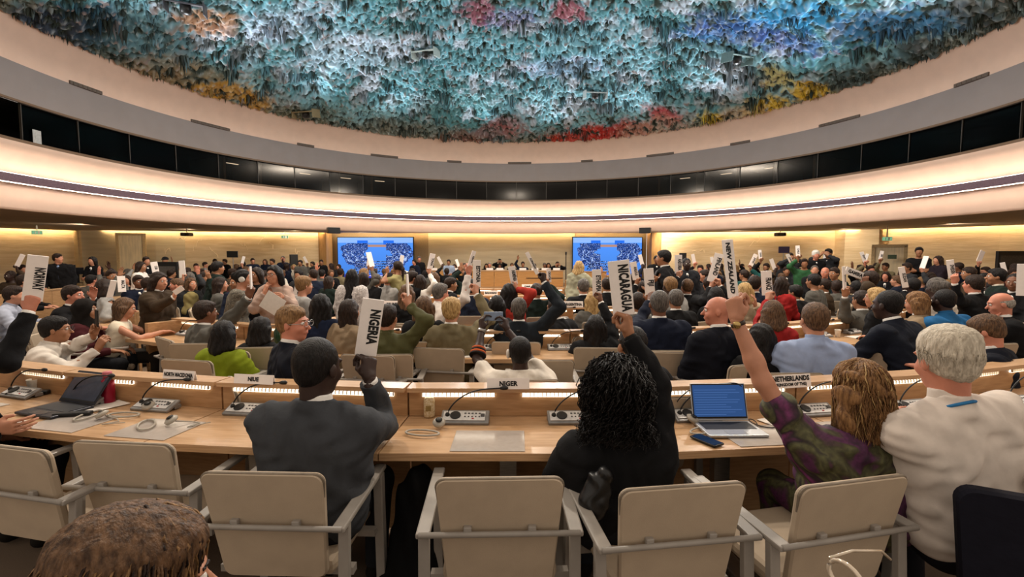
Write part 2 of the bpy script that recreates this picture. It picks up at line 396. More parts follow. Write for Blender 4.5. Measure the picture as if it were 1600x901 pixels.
# ------------------------------------------------------------------ textured plaster dome
RD = 11.0
def dome_z(r): return 6.95 + 2.9 * (1 - (r / RD) ** 2)
def dome_hit(px, py):
    rv = ray(px, py); t = 6
    while t < 40:
        x, y, z = rv.x * t, rv.y * t, EYE + rv.z * t
        q = math.hypot(x - RC[0], y - RC[1])
        if z > dome_z(min(RD, q)): break
        t += .03
    q = math.hypot(x - RC[0], y - RC[1]); f = min(1, RD * .978 / q)
    return RC[0] + (x - RC[0]) * f, RC[1] + (y - RC[1]) * f
PATCH = []
for (px, py, wx, wy, col, amt) in ((90, 38, 110, 34, '#1c2f4c', .95), (235, 62, 90, 26, '#4c6f7c', .8), (330, 25, 45, 16, '#c98a4a', .85), (285, 118, 90, 22, '#8d8060', .85), (345, 146, 50, 7, '#cc9a2c', .95), (395, 163, 26, 5, '#c9962e', .9),
        (250, 100, 70, 14, '#a38d6a', .6), (440, 30, 60, 24, '#b9cfe4', .75), (560, 70, 90, 30, '#c4d6e8', .6), (745, 4, 28, 7, '#9a4656', .9), (885, 8, 30, 8, '#a84450', .9), (800, 18, 40, 8, '#8a6fa8', .6), (385, 74, 8, 3, '#8a4a40', .4),
        (760, 205, 70, 8, '#8d5348', .8), (790, 190, 30, 8, '#a14a4a', .6), (905, 214, 50, 5, '#c9402c', 1), (975, 206, 55, 6, '#b8302a', 1), (1040, 182, 26, 12, '#c4343a', .95), (1120, 188, 28, 6, '#e4c42c', 1), (1200, 166, 40, 9, '#e0bd2a', 1), (1265, 142, 34, 7, '#dfba28', 1), (1215, 120, 14, 10, '#d3bd4a', .8),
        (1160, 172, 40, 7, '#cbb79a', .8), (1020, 198, 60, 5, '#c8b5a0', .6), (1150, 40, 90, 26, '#2f6fb4', .85), (1240, 12, 90, 14, '#3aa0d8', .9), (1400, 30, 110, 26, '#3f7fb8', .85), (1235, 62, 60, 16, '#3a4a9c', .7), (1130, 20, 50, 12, '#40408c', .6), (1420, 88, 160, 18, '#3c4f55', .9), (1330, 118, 90, 10, '#3a4846', .9), (1560, 40, 70, 20, '#435050', .8), (880, 100, 60, 16, '#a9b6dc', .5), (700, 150, 120, 16, '#7fb6bf', .5), (480, 178, 60, 12, '#6a705c', .7), (620, 200, 90, 8, '#777a6c', .8)):
    x0, y0 = dome_hit(px, py); x1, y1 = dome_hit(px + wx, py); x2, y2 = dome_hit(px, py + wy) if py + wy < 210 else dome_hit(px, py - wy)
    PATCH.append((x0, y0, max(.5, math.hypot(x1 - x0, y1 - y0)), max(.5, math.hypot(x2 - x0, y2 - y0)), math.atan2(y1 - y0, x1 - x0), col, amt))
def dome_col(X, Y):
    """pigment patches over the dome, by place"""
    P = np.stack([X * .55, Y * .55, X * 0], -1)
    n1 = fbm(P + 7, 4); n2 = fbm(P * 3.1 + 31, 4, 5); n3 = vnoise(P * 15 + 3, 9); n4 = vnoise(P * 31 + 3, 19)
    def c(h): return np.array(srgb(h))
    def mixc(C, g, h): g = np.clip(g, 0, 1)[..., None]; return C * (1 - g) + c(h) * g
    C0 = np.zeros(X.shape + (3,)) + c('#6ea9b8')
    C0 = mixc(C0, (n1 - .40) * 5, '#8ec5d4'); C0 = mixc(C0, (.42 - n1) * 6, '#5b949c'); C0 = mixc(C0, (n2 - .50) * 7, '#b9cad8')
    rr = np.hypot(X - RC[0], Y - RC[1])
    C0 = mixc(C0, (rr - 10.1 + (n2 - .45) * 2) / .8 * .8, '#7d8377')
    wx, wy = (n2 - .45) * .7, (n1 - .45) * .7
    for x0, y0, ax_, ay_, an, col, amt in PATCH:
        dx, dy = X - x0 + wx, Y - y0 + wy; u = dx * math.cos(an) + dy * math.sin(an); v = -dx * math.sin(an) + dy * math.cos(an)
        g = np.exp(-((u / ax_) ** 2 + (v / ay_) ** 2)); C0 = mixc(C0, np.clip(g * 2.6 - .55 + (n3 - .5) * 1.5, 0, 1) * amt * .88, col)
    # pigment missed the hollows: olive grey mud shows between the nubs
    C0 = mixc(C0, (.43 - n3) * 3.6, '#3f4c47'); C0 = mixc(C0, (n4 - .75) * 2, '#c6d2d6')
    return np.clip(C0 * (.8 + .4 * n4)[..., None], 0, 1)
nr, na = 430, 1400
rr = np.linspace(.2, RD, nr); aa = np.radians(np.linspace(-105, 105, na))
A, R = np.meshgrid(aa, rr, indexing='ij')
X = RC[0] + R * np.sin(A); Y = RC[1] + R * np.cos(A)
P = np.stack([X, Y, X * 0], -1)
n = fbm(P * 1.1, 3, 2); m1 = vnoise(P * 4.2, 11); m2 = vnoise(P * 8.25 + 3, 9); m3 = vnoise(P * 17.05 + 3, 19)
fade = np.clip((RD - R) / .5, 0, 1)
Z = dome_z(R) - (n - .4) * .42 * fade - (m1 ** 2) * .07 * fade - (m2 ** 2) * .13 - m3 * .07
Vd = np.stack([X, Y, Z], -1).reshape(-1, 3)
idx = np.arange(na * nr).reshape(na, nr)
Q = np.stack([idx[:-1, :-1], idx[:-1, 1:], idx[1:, 1:], idx[1:, :-1]], -1).reshape(-1, 4)
dome = npmesh('ceiling', Vd, Q, vcol('pigmented_plaster', .85), smooth=True)
tag(dome, kind='structure')
Cd = dome_col(X, Y).reshape(-1, 3)
ca = dome.data.color_attributes.new('Col', 'FLOAT_COLOR', 'POINT')
ca.data.foreach_set('color', np.concatenate([Cd, np.ones((len(Cd), 1))], 1).astype(np.float32).ravel())
# hanging plaster drips
rng = np.random.default_rng(3)
def drips(N, lmin, lmax, rmin, rmax, radial, seed):
    g = np.random.default_rng(seed)
    a = np.radians(g.uniform(-100, 100, N)); r = radial(g, N)
    L = lmin + (lmax - lmin) * g.random(N) ** 2.2; b = rmin + (rmax - rmin) * g.random(N)
    return a, r, L, b
sets = [drips(14000, .05, .17, .018, .035, lambda g, N: RD * np.sqrt(g.uniform(.12, 1.0, N)), 1),
        drips(3200, .05, .17, .016, .03, lambda g, N: g.uniform(RD - .4, RD + .02, N), 2)]
cl = []
g = np.random.default_rng(5)
for k in range(250):
    a = math.radians(g.uniform(-95, 95)); r = RD * math.sqrt(g.uniform(.15, .97)); big = g.random() ** 2
    for j in range(int(8 + 16 * g.random())):
        d = abs(g.normal(0, .22)); ph = g.uniform(0, 2 * PI)
        x = r * math.sin(a) + d * math.cos(ph); y = r * math.cos(a) + d * math.sin(ph)
        cl.append((math.atan2(x, y), math.hypot(x, y), (.62 * (.4 + .6 * big)) * max(.2, 1 - d * 2.0) * g.uniform(.6, 1), .045 + .03 * g.random()))
cl = np.array(cl); sets.append((cl[:, 0], cl[:, 1], cl[:, 2], cl[:, 3]))
a = np.concatenate([s[0] for s in sets]); r = np.minimum(np.concatenate([s[1] for s in sets]), RD); L = np.concatenate([s[2] for s in sets]); b = np.concatenate([s[3] for s in sets])
x = RC[0] + r * np.sin(a); y = RC[1] + r * np.cos(a); z = dome_z(r) - .02
K = 5; N = len(a)
V = np.zeros((N, 3 * K, 3))
jx = rng.normal(0, .03, N); jy = rng.normal(0, .03, N)
for lv, (zz, rrr) in enumerate(((0.12, 1.5), (-.45, .62), (-1.0, .08))):
    for k in range(K):
        th = 2 * PI * k / K + a * 7
        V[:, lv * K + k, 0] = x + b * rrr * np.cos(th) + jx * lv / 2 * L * 3
        V[:, lv * K + k, 1] = y + b * rrr * np.sin(th) + jy * lv / 2 * L * 3
        V[:, lv * K + k, 2] = z + (zz * L if lv else .2)
base = (np.arange(N) * 3 * K)[:, None]
qs = []
for lv in range(2):
    for k in range(K):
        k2 = (k + 1) % K
        qs.append(np.concatenate([base + lv * K + k, base + lv * K + k2, base + (lv + 1) * K + k2, base + (lv + 1) * K + k], 1))
Qs = np.concatenate(qs, 0)
st = npmesh('stalactites', V.reshape(-1, 3), Qs, MATS['pigmented_plaster'])
Cs = dome_col(x, y) * (.45 + .5 * rng.random(N))[:, None]
mud = rng.random(N) < .45
Cs[mud] = Cs[mud] * .35 + np.array(srgb('#3d443c')) * .5
Cs = np.repeat(Cs, 3 * K, axis=0)
ca = st.data.color_attributes.new('Col', 'FLOAT_COLOR', 'POINT')
ca.data.foreach_set('color', np.concatenate([Cs, np.ones((len(Cs), 1))], 1).astype(np.float32).ravel())
tag(st, 'multicoloured plaster stalactites hanging all over the round dome', 'stalactites', kind='stuff')
# floodlight hoods in the dome
for i, (px, py, rot, lab) in enumerate(((290, 12, .4, 'dark grey floodlight hood in the dome at its upper left, beside an orange patch'), (665, 84, -.3, 'pale metallic floodlight hood low in the blue part of the dome left of centre'),
                           (930, 148, .1, 'white framed floodlight hood in the dome right of centre above the red edge'), (1152, 92, .35, 'grey green floodlight hood in the dome above the yellow patch'), (478, 178, -.2, 'tan floodlight hood near the lower left rim of the dome'))):
    rv = ray(px, py); t = 8
    while t < 30:
        q = Vector((0, 0, EYE)) + rv * t
        if q.z > dome_z(min(RD, math.hypot(q.x - RC[0], q.y - RC[1]))) - .25: break
        t += .02
    h = empty('dome_hood', q, rot)
    m_h = mat('hood_metal_%d' % i, ['#4a4a50', '#a9b4ae', '#c5cfcf', '#6d8583', '#9a8a68'][i], .5, .2)
    v = MB(); v.box((0, 0, .1), (.85, .55, .04), Matrix.Rotation(.35, 3, 'X'), .01); v.box((-.42, 0, .0), (.03, .5, .3), Matrix.Rotation(.2, 3, 'X'), .01); v.box((.42, 0, .0), (.03, .5, .3), Matrix.Rotation(.2, 3, 'X'), .01)
    v.build('flap', m_h, h)
    MB().lathe([(.05, -.16), (.13, -.13), (.13, .05), (.09, .1)], n=14).build('spotlight', mat('spot_black', '#242424', .4), h, True)
    tag(h, lab, 'light')
# ------------------------------------------------------------------ screens
def screen_pic(nx, ny, seed):
    g = np.random.default_rng(seed)
    u, v = np.meshgrid(np.linspace(0, 1, nx), np.linspace(1, 0, ny))      # v: 1 top
    def c(h): return np.array(srgb(h))
    I = np.zeros((ny, nx, 3)) + c('#4f8ff0') * (.75 + .35 * v[..., None])
    band = (v > .88)[..., None]; I = np.where(band, c('#8fb6f2'), I)
    for cx in (.33, .68):
        b = ((abs(u - cx) < .07) & (v > .8) & (v < .93))[..., None]; I = np.where(b, c('#2a6fe8'), I)
    b = ((abs(u - .52) < .13) & (v > .77) & (v < .83))[..., None]; I = np.where(b, c('#b08878'), I)
    for s, cx in ((-1, .40), (1, .64)):
        d = np.hypot((u - cx) * 1.78, (v - .62) * 1.5) + (vnoise(np.stack([u * 22, v * 14, u * 0 + seed], -1)) - .5) * .16; side = (u - cx) * s > 0
        seat = (d > .1) & (d < .62) & side & (v < .86) & (v > .18)
        nz = g.random((ny, nx)); col = np.where((nz < .55)[..., None], c('#1b2c60'), np.where((nz < .9)[..., None], c('#3f62b4'), c('#9fb4ea')))
        I = np.where(seat[..., None], col, I)
        for rad in (.2, .36, .52):
            arc = (abs(d - rad + .05 * v) < .012) & side & (v < .66 + .1 * rad) & (v > .27) & (g.random((ny, nx)) < .8); I = np.where(arc[..., None], c('#a9c3f0'), I)
    low = (v < .42) & (v > .1) & (g.random((ny, nx)) < .75) & (np.sin(v * 95) > -.55); I = np.where((low & (abs(u - .52) < .36 - .2 * v))[..., None], np.where((g.random((ny, nx)) < .7)[..., None], c('#101a3c'), c('#93a6dd')), I)
    I = np.where((v < .09)[..., None], c('#3b3fb4'), I); I = np.where(((v < .065) & (v > .045) & (abs(u - .5) < .4))[..., None], c('#b9c0f0'), I)
    return I
def screen(px0, px1, py0, py1, D, lab, seed):
    a = W(px0, py1, D); b = W(px1, py0, D); wdt = b.x - a.x; hgt = b.z - a.z
    root = empty('wall_screen', ((a.x + b.x) / 2, D, a.z))
    MB().box((0, .06, hgt / 2), (wdt + .08, .1, hgt + .08), bev=.01).build('bezel', BLACK, root)
    nx, ny = 150, 86; I = screen_pic(nx, ny, seed)
    xs = np.linspace(-wdt / 2, wdt / 2, nx + 1); zs = np.linspace(hgt, 0, ny + 1)
    Xg, Zg = np.meshgrid(xs, zs); Vg = np.stack([Xg, Xg * 0 - .0, Zg], -1).reshape(-1, 3)
    ii = np.arange((nx + 1) * (ny + 1)).reshape(ny + 1, nx + 1)
    Qg = np.stack([ii[:-1, :-1], ii[1:, :-1], ii[1:, 1:], ii[:-1, 1:]], -1).reshape(-1, 4)
    o = npmesh('display', Vg, Qg, vcol('screen_picture', emis=1.15), root, False)
    cc = np.repeat(I.reshape(-1, 3), 4, axis=0)
    at = o.data.color_attributes.new('Col', 'FLOAT_COLOR', 'CORNER')
    at.data.foreach_set('color', np.concatenate([cc, np.ones((len(cc), 1))], 1).astype(np.float32).ravel())
    tag(root, lab, 'screen', 'wall screens showing the hall')
screen(529, 645, 371, 434, 23.9, 'large lit wall screen with a blue picture of the hall, left of the podium', 1)
screen(895, 1003, 371, 434, 23.9, 'large lit wall screen with a blue picture of the hall, right of the podium', 2)
# loudspeakers and small wall things
def wbox(name, px, py, D, w_, h_, d_, m, lab, cat, grp=None, face=True):
    p = W(px, py, D); o = MB().box((0, 0, 0), (w_, d_, h_), bev=.012)
    o.box((0, -d_ / 2 - .004, 0), (w_ * .88, .012, h_ * .86), bev=.003)
    o = o.build(name, m); o.location = p
    if face: o.rotation_euler.z = math.atan2(-p.x + RC[0], p.y - RC[1]) * .8
    return tag(o, lab, cat, grp)
wbox('loudspeaker', 521, 360, 19.93, .48, .24, .3, BLACK, 'black loudspeaker hung above the timber jamb left of the left screen', 'loudspeaker')
wbox('loudspeaker', 1008, 360, 21.2, .48, .24, .3, BLACK, 'black loudspeaker hung above the timber jamb right of the right screen', 'loudspeaker')
wbox('loudspeaker', 459, 406, 22.4, .34, .52, .2, BLACK, 'tall black loudspeaker on the stone wall left of the left screen', 'loudspeaker')
wbox('loudspeaker', 1067, 402, 22.4, .3, .42, .2, BLACK, 'black loudspeaker on the stone wall behind the ANDORRA placard', 'loudspeaker')
EXG = emit('exit_green', '#7fb58a', .9)
for px, py, D, lab in ((58, 363, 17.5, 'green exit sign under the soffit at the far left wall'), (445, 370, 21.8, 'green exit sign on the stone wall left of the left screen'),
                       (1386, 373, 17.2, 'green exit sign above the door on the right wall')):
    r = empty('exit_sign', W(px, py, D)); r.rotation_euler.z = math.atan2(-r.location.x, r.location.y) * .8
    MB().box((0, 0, 0), (.30, .05, .14), bev=.006).box((0, .01, .07 + (2.80 - r.location.z - .07) / 2), (.04, .03, 2.80 - r.location.z - .07)).build('housing', mat('sign_white', '#d8d6c8', .5), r)
    MB().box((0, -.028, 0), (.28, .006, .12)).build('panel', EXG, r)
    v = MB(); v.box((-.04, -.033, .02), (.03, .004, .03)); v.box((-.04, -.033, -.015), (.025, .004, .05), Matrix.Rotation(.4, 3, 'Y')); v.box((.05, -.033, 0), (.05, .004, .09)); v.build('running_figure', WHITE, r)
    tag(r, lab, 'exit sign')
for px, py, D, lab in ((292, 366, 19.5, 'dark ceiling projector hanging above the left stone wall'), (1219, 366, 19.5, 'dark ceiling projector hanging above the right stone wall')):
    r = empty('ceiling_projector', W(px, py, D))
    MB().box((0, 0, 0), (.36, .3, .14), bev=.03).build('body', mat('projector_grey', '#4b4640', .5), r, False)
    MB().lathe([(.04, 0), (.05, .04), (.045, .05)], (0.08, -.15, 0), 14, Matrix.Rotation(PI / 2, 3, 'X')).build('lens', BLACK, r)
    MB().tube([(0, 0, .06), (0, 0, .4)], .02).build('mount', STEEL, r); tag(r, lab, 'projector')
# monitors on stands at the back
for px, py, D, lab, c in ((363, 397, 18, 'black monitor on a thin stand in front of the left stone wall', '#111111'), (1225, 390, 18, 'purple black monitor on a thin stand in front of the right stone wall', '#2a1f38')):
    p = W(px, py, D); r = empty('stand_monitor', (p.x, p.y, 0))
    MB().box((0, 0, p.z), (.40, .05, .24), bev=.008).build('display', mat('mon' + c, c, .4), r)
    MB().tube([(0, 0.03, .02), (0, 0.03, p.z - .1)], .018).build('pole', STEEL, r); MB().lathe([(.2, 0), (.2, .015), (.03, .03)], n=16).build('base', BLACK, r)
    tag(r, lab, 'monitor')
# black framed cabinets at both sides
for px0, px1, py0, py1, D, lab in ((244, 279, 409, 440, 14.5, 'black framed panel standing behind the brown jacketed woman'), (1558, 1608, 392, 446, 13.5, 'black framed booth panel at the right edge against the stone wall')):
    a = W(px0, py0, D); b = W(px1, py1, D); r = empty('display_board', ((a.x + b.x) / 2, D, 0))
    wd = b.x - a.x; MB().box((0, 0, a.z / 2), (wd, .08, a.z), bev=.01).build('frame', BLACK, r)
    MB().box((0, -.045, a.z - .28), (wd * .86, .01, .3)).build('panel', mat('grey_glass', '#4a4540', .2), r)
    MB().box((0, -.045, a.z - .66), (wd * .86, .01, .3)).build('panel', MATS['grey_glass'], r)
    tag(r, lab, 'panel')
for k, (px, py, D) in enumerate(((108, 419, 12.4), (121, 423, 12.7))):
    r = empty('desk_monitor', W(px, py, D), .5); MB().box((0, 0, 0), (.26, .03, .18), bev=.006).build('display', mat('mon_dark', '#17181c', .3), r)
    MB().box((0, .03, -.2), (.05, .03, .22)).box((0, .02, -.31), (.2, .14, .015)).build('stand', BLACK, r); tag(r, ['dark monitor right beside the suited standing man', 'low dark monitor left of the black coated photographer'][k], 'monitor')
# shallow abstract carvings in the stone wall
g = random.Random(4); CARV = mat('carved_stone', '#e9d6b4', .6)
for k, (px, py) in enumerate(((268, 386), (288, 380), (312, 392), (336, 384), (385, 380), (412, 385), (430, 378), (470, 384), (1050, 384), (1090, 388), (1180, 384))):
    a = W(px, py, 15); d = Vector((a.x, a.y, 0)); best = None
    o0 = Vector((0, 0))
    for (p, q) in zip(allw[:-1], allw[1:]):
        p = Vector(p); q = Vector(q); e = q - p; den = d.x * e.y - d.y * e.x
        if abs(den) < 1e-9: continue
        t = (p.x * e.y - p.y * e.x) / den; u = (p.x * d.y - p.y * d.x) / den
        if 0 <= u <= 1 and t > 0: best = (t, e.normalized())
    t, e = best; c0 = Vector((a.x * t, a.y * t, EYE + (a.z - EYE) * t)); nrm = Vector((e.y, -e.x))
    if nrm.dot(Vector((c0.x, c0.y))) > 0: nrm = -nrm
    pts = []; x = -.25; z = g.uniform(-.15, .2)
    for i in range(7): pts.append(c0 + Vector((e.x * x + nrm.x * .005, e.y * x + nrm.y * .005, z))); x += g.uniform(-.02, .14); z += g.uniform(-.22, .2)
    MB().tube(pts, .012, 6).build('trim_carving_%d' % (k + 1), CARV)['kind'] = 'structure'
# doors
def door(n, px0, px1, py0, D, ang, col='#b79d76', lab=None):
    a = W(px0, py0, D); b = W(px1, py0, D); wd = b.x - a.x; h = a.z
    r = empty('door_%d' % n, ((a.x + b.x) / 2, D, 0), ang); r['kind'] = 'structure'
    v = MB(); v.box((-wd / 2, 0, h / 2), (.1, .1, h)); v.box((wd / 2, 0, h / 2), (.1, .1, h)); v.box((0, 0, h), (wd + .1, .1, .1)); v.build('door_frame', mat('door_frame_c', '#c2a578', .6), r)
    MB().box((0, .02, h / 2 - .02), (wd - .1, .05, h - .06)).build('door_leaf', mat('door_leaf_c', col, .6, scale=4, stretch=(3, 1, .4)), r)
    MB().tube([(wd / 2 - .14, -.03, 1.02), (wd / 2 - .14, -.07, 1.02), (wd / 2 - .26, -.07, 1.02)], .012).build('handle', STEEL, r, True)
    return r
door(1, 1370, 1410, 384, 16.8, -.7, '#e2cda6')
door(2, 186, 222, 366, 20.9, .25, '#cbb48e')
MB().box((0, 0, 0), (.24, .02, .14)).build('hall_plate', mat('green_plate', '#3a4a30', .5), loc=W(1394, 401, 16.4))
tag(bpy.data.objects['hall_plate'], 'small dark green plate on the door leaf below the exit sign', 'plate')
bpy.data.objects['hall_plate'].name = 'door_plate'; bpy.data.objects['door_plate'].rotation_euler.z = -.7
# ------------------------------------------------------------------ podium
PY = 21.0
DAIS = .34
tag(MB().box((.6, 22.4, DAIS / 2), (9.6, 3.4, DAIS), bev=.01).build('floor_dais', WOOD2), kind='structure')
a = W(664, 423, PY); b = W(880, 445, PY)
pod = empty('podium_desk', (0, PY, DAIS))
x0 = a.x; x1 = b.x; ht = a.z - DAIS
n = 6
for k in range(n):
    xa = x0 + (x1 - x0) * k / n; xb = x0 + (x1 - x0) * (k + 1) / n
    MB().box(((xa + xb) / 2, 0, ht / 2), (xb - xa - .015, .05, ht), bev=.004).build('front_panel', PODW, pod)
MB().box(((x0 + x1) / 2, .35, ht), (x1 - x0 + .06, .78, .045), bev=.008).build('desk_top', WOOD, pod)
MB().box(((x0 + x1) / 2 + 2.2, -.04, ht * .55), (1.6, .03, .02)).build('groove', DARK, pod)
tag(pod, 'long oak podium desk on the dais below the grey back wall', 'desk')
for k, px in enumerate((677, 713, 765, 781, 817, 836, 852, 870)):
    p = W(px, 423, PY); r = MB().box((0, 0, .055), (.3, .02, .1), Matrix.Rotation(-.2, 3, 'X')).box((0, .04, .05), (.3, .02, .1), Matrix.Rotation(.25, 3, 'X')).build('podium_nameplate', WHITE, loc=(p.x, PY + .1, DAIS + ht + .02))
    tag(r, 'small white nameplate on the podium desk, %s from its left end' % ['first', 'second', 'third', 'fourth', 'fifth', 'sixth', 'seventh', 'last'][k], 'nameplate', 'podium nameplates')
# lectern and small desk right of podium
for px0, px1, py, lab, D in ((884, 910, 438, 'low oak box table right of the podium desk', 20), (912, 946, 424, 'oak clerk desk below the right screen', 21.2), (947, 975, 430, 'low oak clerk desk behind the NICARAGUA placard', 19)):
    a = W(px0, py, D); b = W(px1, py, D); z = a.z
    r = empty('clerk_desk', ((a.x + b.x) / 2, D, 0))
    MB().box((0, 0, z / 2), (b.x - a.x, .5, z), bev=.005).build('body', PODW, r); MB().box((0, 0, z), (b.x - a.x + .04, .56, .03), bev=.004).build('desk_top', WOOD, r); tag(r, lab, 'desk')
p = W(884, 443, 20.6); r = empty('microphone_stand', (p.x, p.y, 0))
MB().tube([(0, 0, .02), (0, 0, 1.75)], .02).build('pole', BLACK, r); MB().lathe([(.18, 0), (.18, .02), (.03, .04)], n=14).build('base', BLACK, r); MB().tube([(0, 0, 1.72), (0, -.03, 1.85)], [.03, .045]).build('microphone', BLACK, r, True)
tag(r, 'black microphone stand between the podium desk and the right screen', 'microphone stand')
# ================================================================== DESKS
AC = (0.0, 13.5)            # centre of the desk arcs
def polar(R, deg): a = math.radians(deg); return Vector((AC[0] + R * math.sin(a), AC[1] - R * math.cos(a), 0)), a
LOUV = mat('louvre_white', '#d8cdb8', .5)
def desk_unit(R, d0, d1, label, fine=True, group=None):
    p, a = polar(R, (d0 + d1) / 2); h = math.radians(d1 - d0) / 2
    r = empty('conference_desk', p, a)
    w0 = R * math.sin(h) - .0015; w1 = (R + .56) * math.tan(h) - .0015; wi = (R - .04) * math.sin(h) - .0015
    MB().prism([(-w1, -.56), (w1, -.56), (w0, -.0), (-w0, -.0)], .703, .74).build('tabletop', WOOD, r)
    MB().prism([(-w0, -.03), (w0, -.03), (w0, -.002), (-w0, -.002)], .742, .893).build('upstand', WOOD2, r)
    MB().prism([(-w0, -.085), (w0, -.085), (wi, .045), (-wi, .045)], .895, .92).build('ledge', WOOD, r)
    MB().prism([(-w0, .0), (w0, .0), (wi, .03), (-wi, .03)], .04, .892).build('front_panel', WOOD2, r)
    for s in (-1, 1):
        m = MB(); m.box((s * w0 * .5, -.036, .868), (min(.42, w0 * .8), .014, .02))
        m.build('light_strip', LEDW, r)
        if fine:
            v = MB(); L = min(.42, w0 * .8)
            for k in range(19): v.box((s * w0 * .5 - L / 2 + L * k / 18, -.046, .872), (.004, .012, .02))
            v.build('louvre', LOUV, r)
    m = MB()
    m.box((0, -.22, .37), (.09, .05, .66)); m.box((0, -.25, .02), (.1, .5, .035), bev=.006); m.build('leg', STEEL, r)
    return tag(r, label, 'desk', group)
ordn = ['first', 'second', 'third', 'fourth', 'fifth', 'sixth', 'seventh', 'eighth', 'ninth', 'tenth', 'eleventh', 'twelfth']
def row(R, d0, d1, step, desc, fine):
    n = max(1, round((d1 - d0) / step)); s = (d1 - d0) / n
    for k in range(n):
        desk_unit(R, d0 + k * s, d0 + (k + 1) * s - .02, 'curved beech desk unit with lit ledge, %s' % (desc % ordn[min(k, 11)]), fine)
row(10.73, -28.0, 27.8, 6.2, 'the %s from the left in the front row nearest the camera', True)
row(8.65, -28.2, 44, 7.75, 'the %s from the left in the second row', True)
row(8.65, -76, -36, 8, 'the %s from the far end in the second row left of the aisle', False)
row(6.5, -24, 30, 9, 'the %s from the left in the third row', False)
row(6.5, -88, -34, 9, 'the %s from the far end in the third row left of the aisle', False)
row(6.5, 40, 88, 9, 'the %s from the aisle in the third row on the right', False)
row(4.35, -24, 24, 12, 'the %s from the left in the fourth row', False)
row(4.35, -90, -38, 13, 'the %s from the far end in the fourth row left of the aisle', False)
row(4.35, 38, 90, 13, 'the %s from the aisle in the fourth row on the right', False)
row(2.4, -30, 30, 20, 'the %s from the left in the short fifth row below the podium', False)
row(10.8, -96, -56, 6.6, 'the %s from the far end in the outer left row', False)
row(10.8, 56, 96, 6.6, 'the %s from the aisle in the outer right row', False)
# ---- microphone consoles
def console_proto():
    r = empty('microphone_console')
    T = Matrix.Rotation(.42, 3, 'X')
    MB().box((0, 0, .022), (.27, .105, .018), T, .005).box((0, .03, .012), (.27, .045, .022), None, .003).build('body', CONS, r)
    MB().box((-.005, -.004, .033), (.235, .07, .003), T).build('face_plate', mat('console_face', '#d9d7d4', .4), r)
    m = MB(); m.lathe([(.03, 0), (.03, .004), (.025, .006)], (-.055, -.004, .036), 18, T); m.build('speaker_grille', BLACK, r)
    b = MB()
    for i in range(5):
        b.box((.0 + i * .02, .012, .042), (.012, .008, .004), T); 
        b.box((.0 + i * .02, -.012, .032), (.008, .006, .004), T)
    b.box((.098, -.002, .037), (.022, .022, .008), T, .002)
    b.build('buttons', mat('btn_dark', '#4a4848', .5), r)
    MB().box((.045, -.026, .026), (.012, .006, .004), T).build('red_button', mat('btn_red', '#b0302a', .5), r)
    pts = []
    for i in range(15):
        t = i / 14; pts.append((-.10 + .30 * t ** 1.35 * 1.0, .0 + .02 * t, .035 + .13 * math.sin(min(1, t * 1.25) * PI / 2) ** .8 + .02 * t))
    MB().tube(pts, .0042, 8).build('gooseneck', BLACK, r, True)
    e = Vector(pts[-1]); d = (Vector(pts[-1]) - Vector(pts[-2])).normalized()
    MB().tube([e - d * .005, e + d * .012, e + d * .03, e + d * .04], [.007, .012, .012, .006], 12).build('microphone', BLACK, r, True)
    MB().lathe([(.013, 0), (.013, .012), (.007, .02)], (-.10, 0, .03), 14).build('socket', BLACK, r)
    return r
cp = console_proto(); used_c = False
def console(px, py, lab, rot=0, flip=False):
    global used_c; py += 6
    p = G(px, py, .745); a = math.atan2(p.x - AC[0], AC[1] - p.y)
    o = cp if not used_c else copy_tree(cp)
    used_c = True
    o.location = p; o.rotation_euler.z = a + rot; tag(o, lab, 'microphone', 'desk microphone consoles')
for px, py, lab in ((727, 652, 'microphone console on the desk behind the NIGER nameplate, next to the drink can'), (243, 632, 'microphone console between the red bottle and the NORTH MACEDONIA nameplate'),
                    (388, 639, 'microphone console below the NIUE nameplate, half hidden by the grey suit'), (893, 652, 'microphone console at the left side of the curly haired woman in black'),
                    (1088, 648, 'microphone console behind the open laptop with a blue screen'), (1270, 640, 'microphone console below the NETHERLANDS nameplate'),
                    (1425, 634, 'microphone console between the brown haired woman and the grey haired man'), (32, 612, 'microphone console at the far left behind the paper cups'), (130, 624, 'microphone console behind the open laptop at the left'),
                    (1590, 628, 'microphone console at the far right edge of the front row')):
    console(px, py, lab)
def con2(R, deg, lab):
    p, a = polar(R, deg); o = copy_tree(cp); o.location = (p.x, p.y, .742); o.rotation_euler.z = a; tag(o, lab, 'microphone', 'desk microphone consoles'); 
for k, dg in enumerate((-26, -22, -18, -13, -9, -5, -1, 3.2, 7, 11, 15, 19, 24, 28, 32)):
    con2(8.78, dg, 'microphone console on the second row of desks, %s from the left' % (ordn + ['thirteenth', 'fourteenth', 'fifteenth'])[k])
for k, dg in enumerate((-18, -12, -6, 0, 6, 12, 18)): con2(6.63, dg, 'microphone console on the third row of desks, %s from the left' % ordn[k])
# ---- desk pads
k = 0
for dg, desc in ((-17.6, 'at the far left in front of the laptop'), (-12.8, 'left, beside the black pen case'), (-9.9, 'under the grey suited man\'s left side'), (-4.6, 'between the grey suit and the listening device'), (-.6, 'in front of the NIGER nameplate'), (3.0, 'under the left hand of the curly haired woman'), (6.6, 'under the open laptop'), (9.8, 'beside the brown haired woman'), (13.6, 'by the grey haired man'), (17.5, 'at the right edge')):
    p, a = polar(11.135, dg)
    o = MB().box((0, 0, 0), (.36, .27, .003), bev=.001).build('desk_pad', MAT_PAD, loc=(p.x, p.y, .7425)); o.rotation_euler.z = a
    tag(o, 'grey translucent desk pad ' + desc, 'desk pad', 'desk pads')
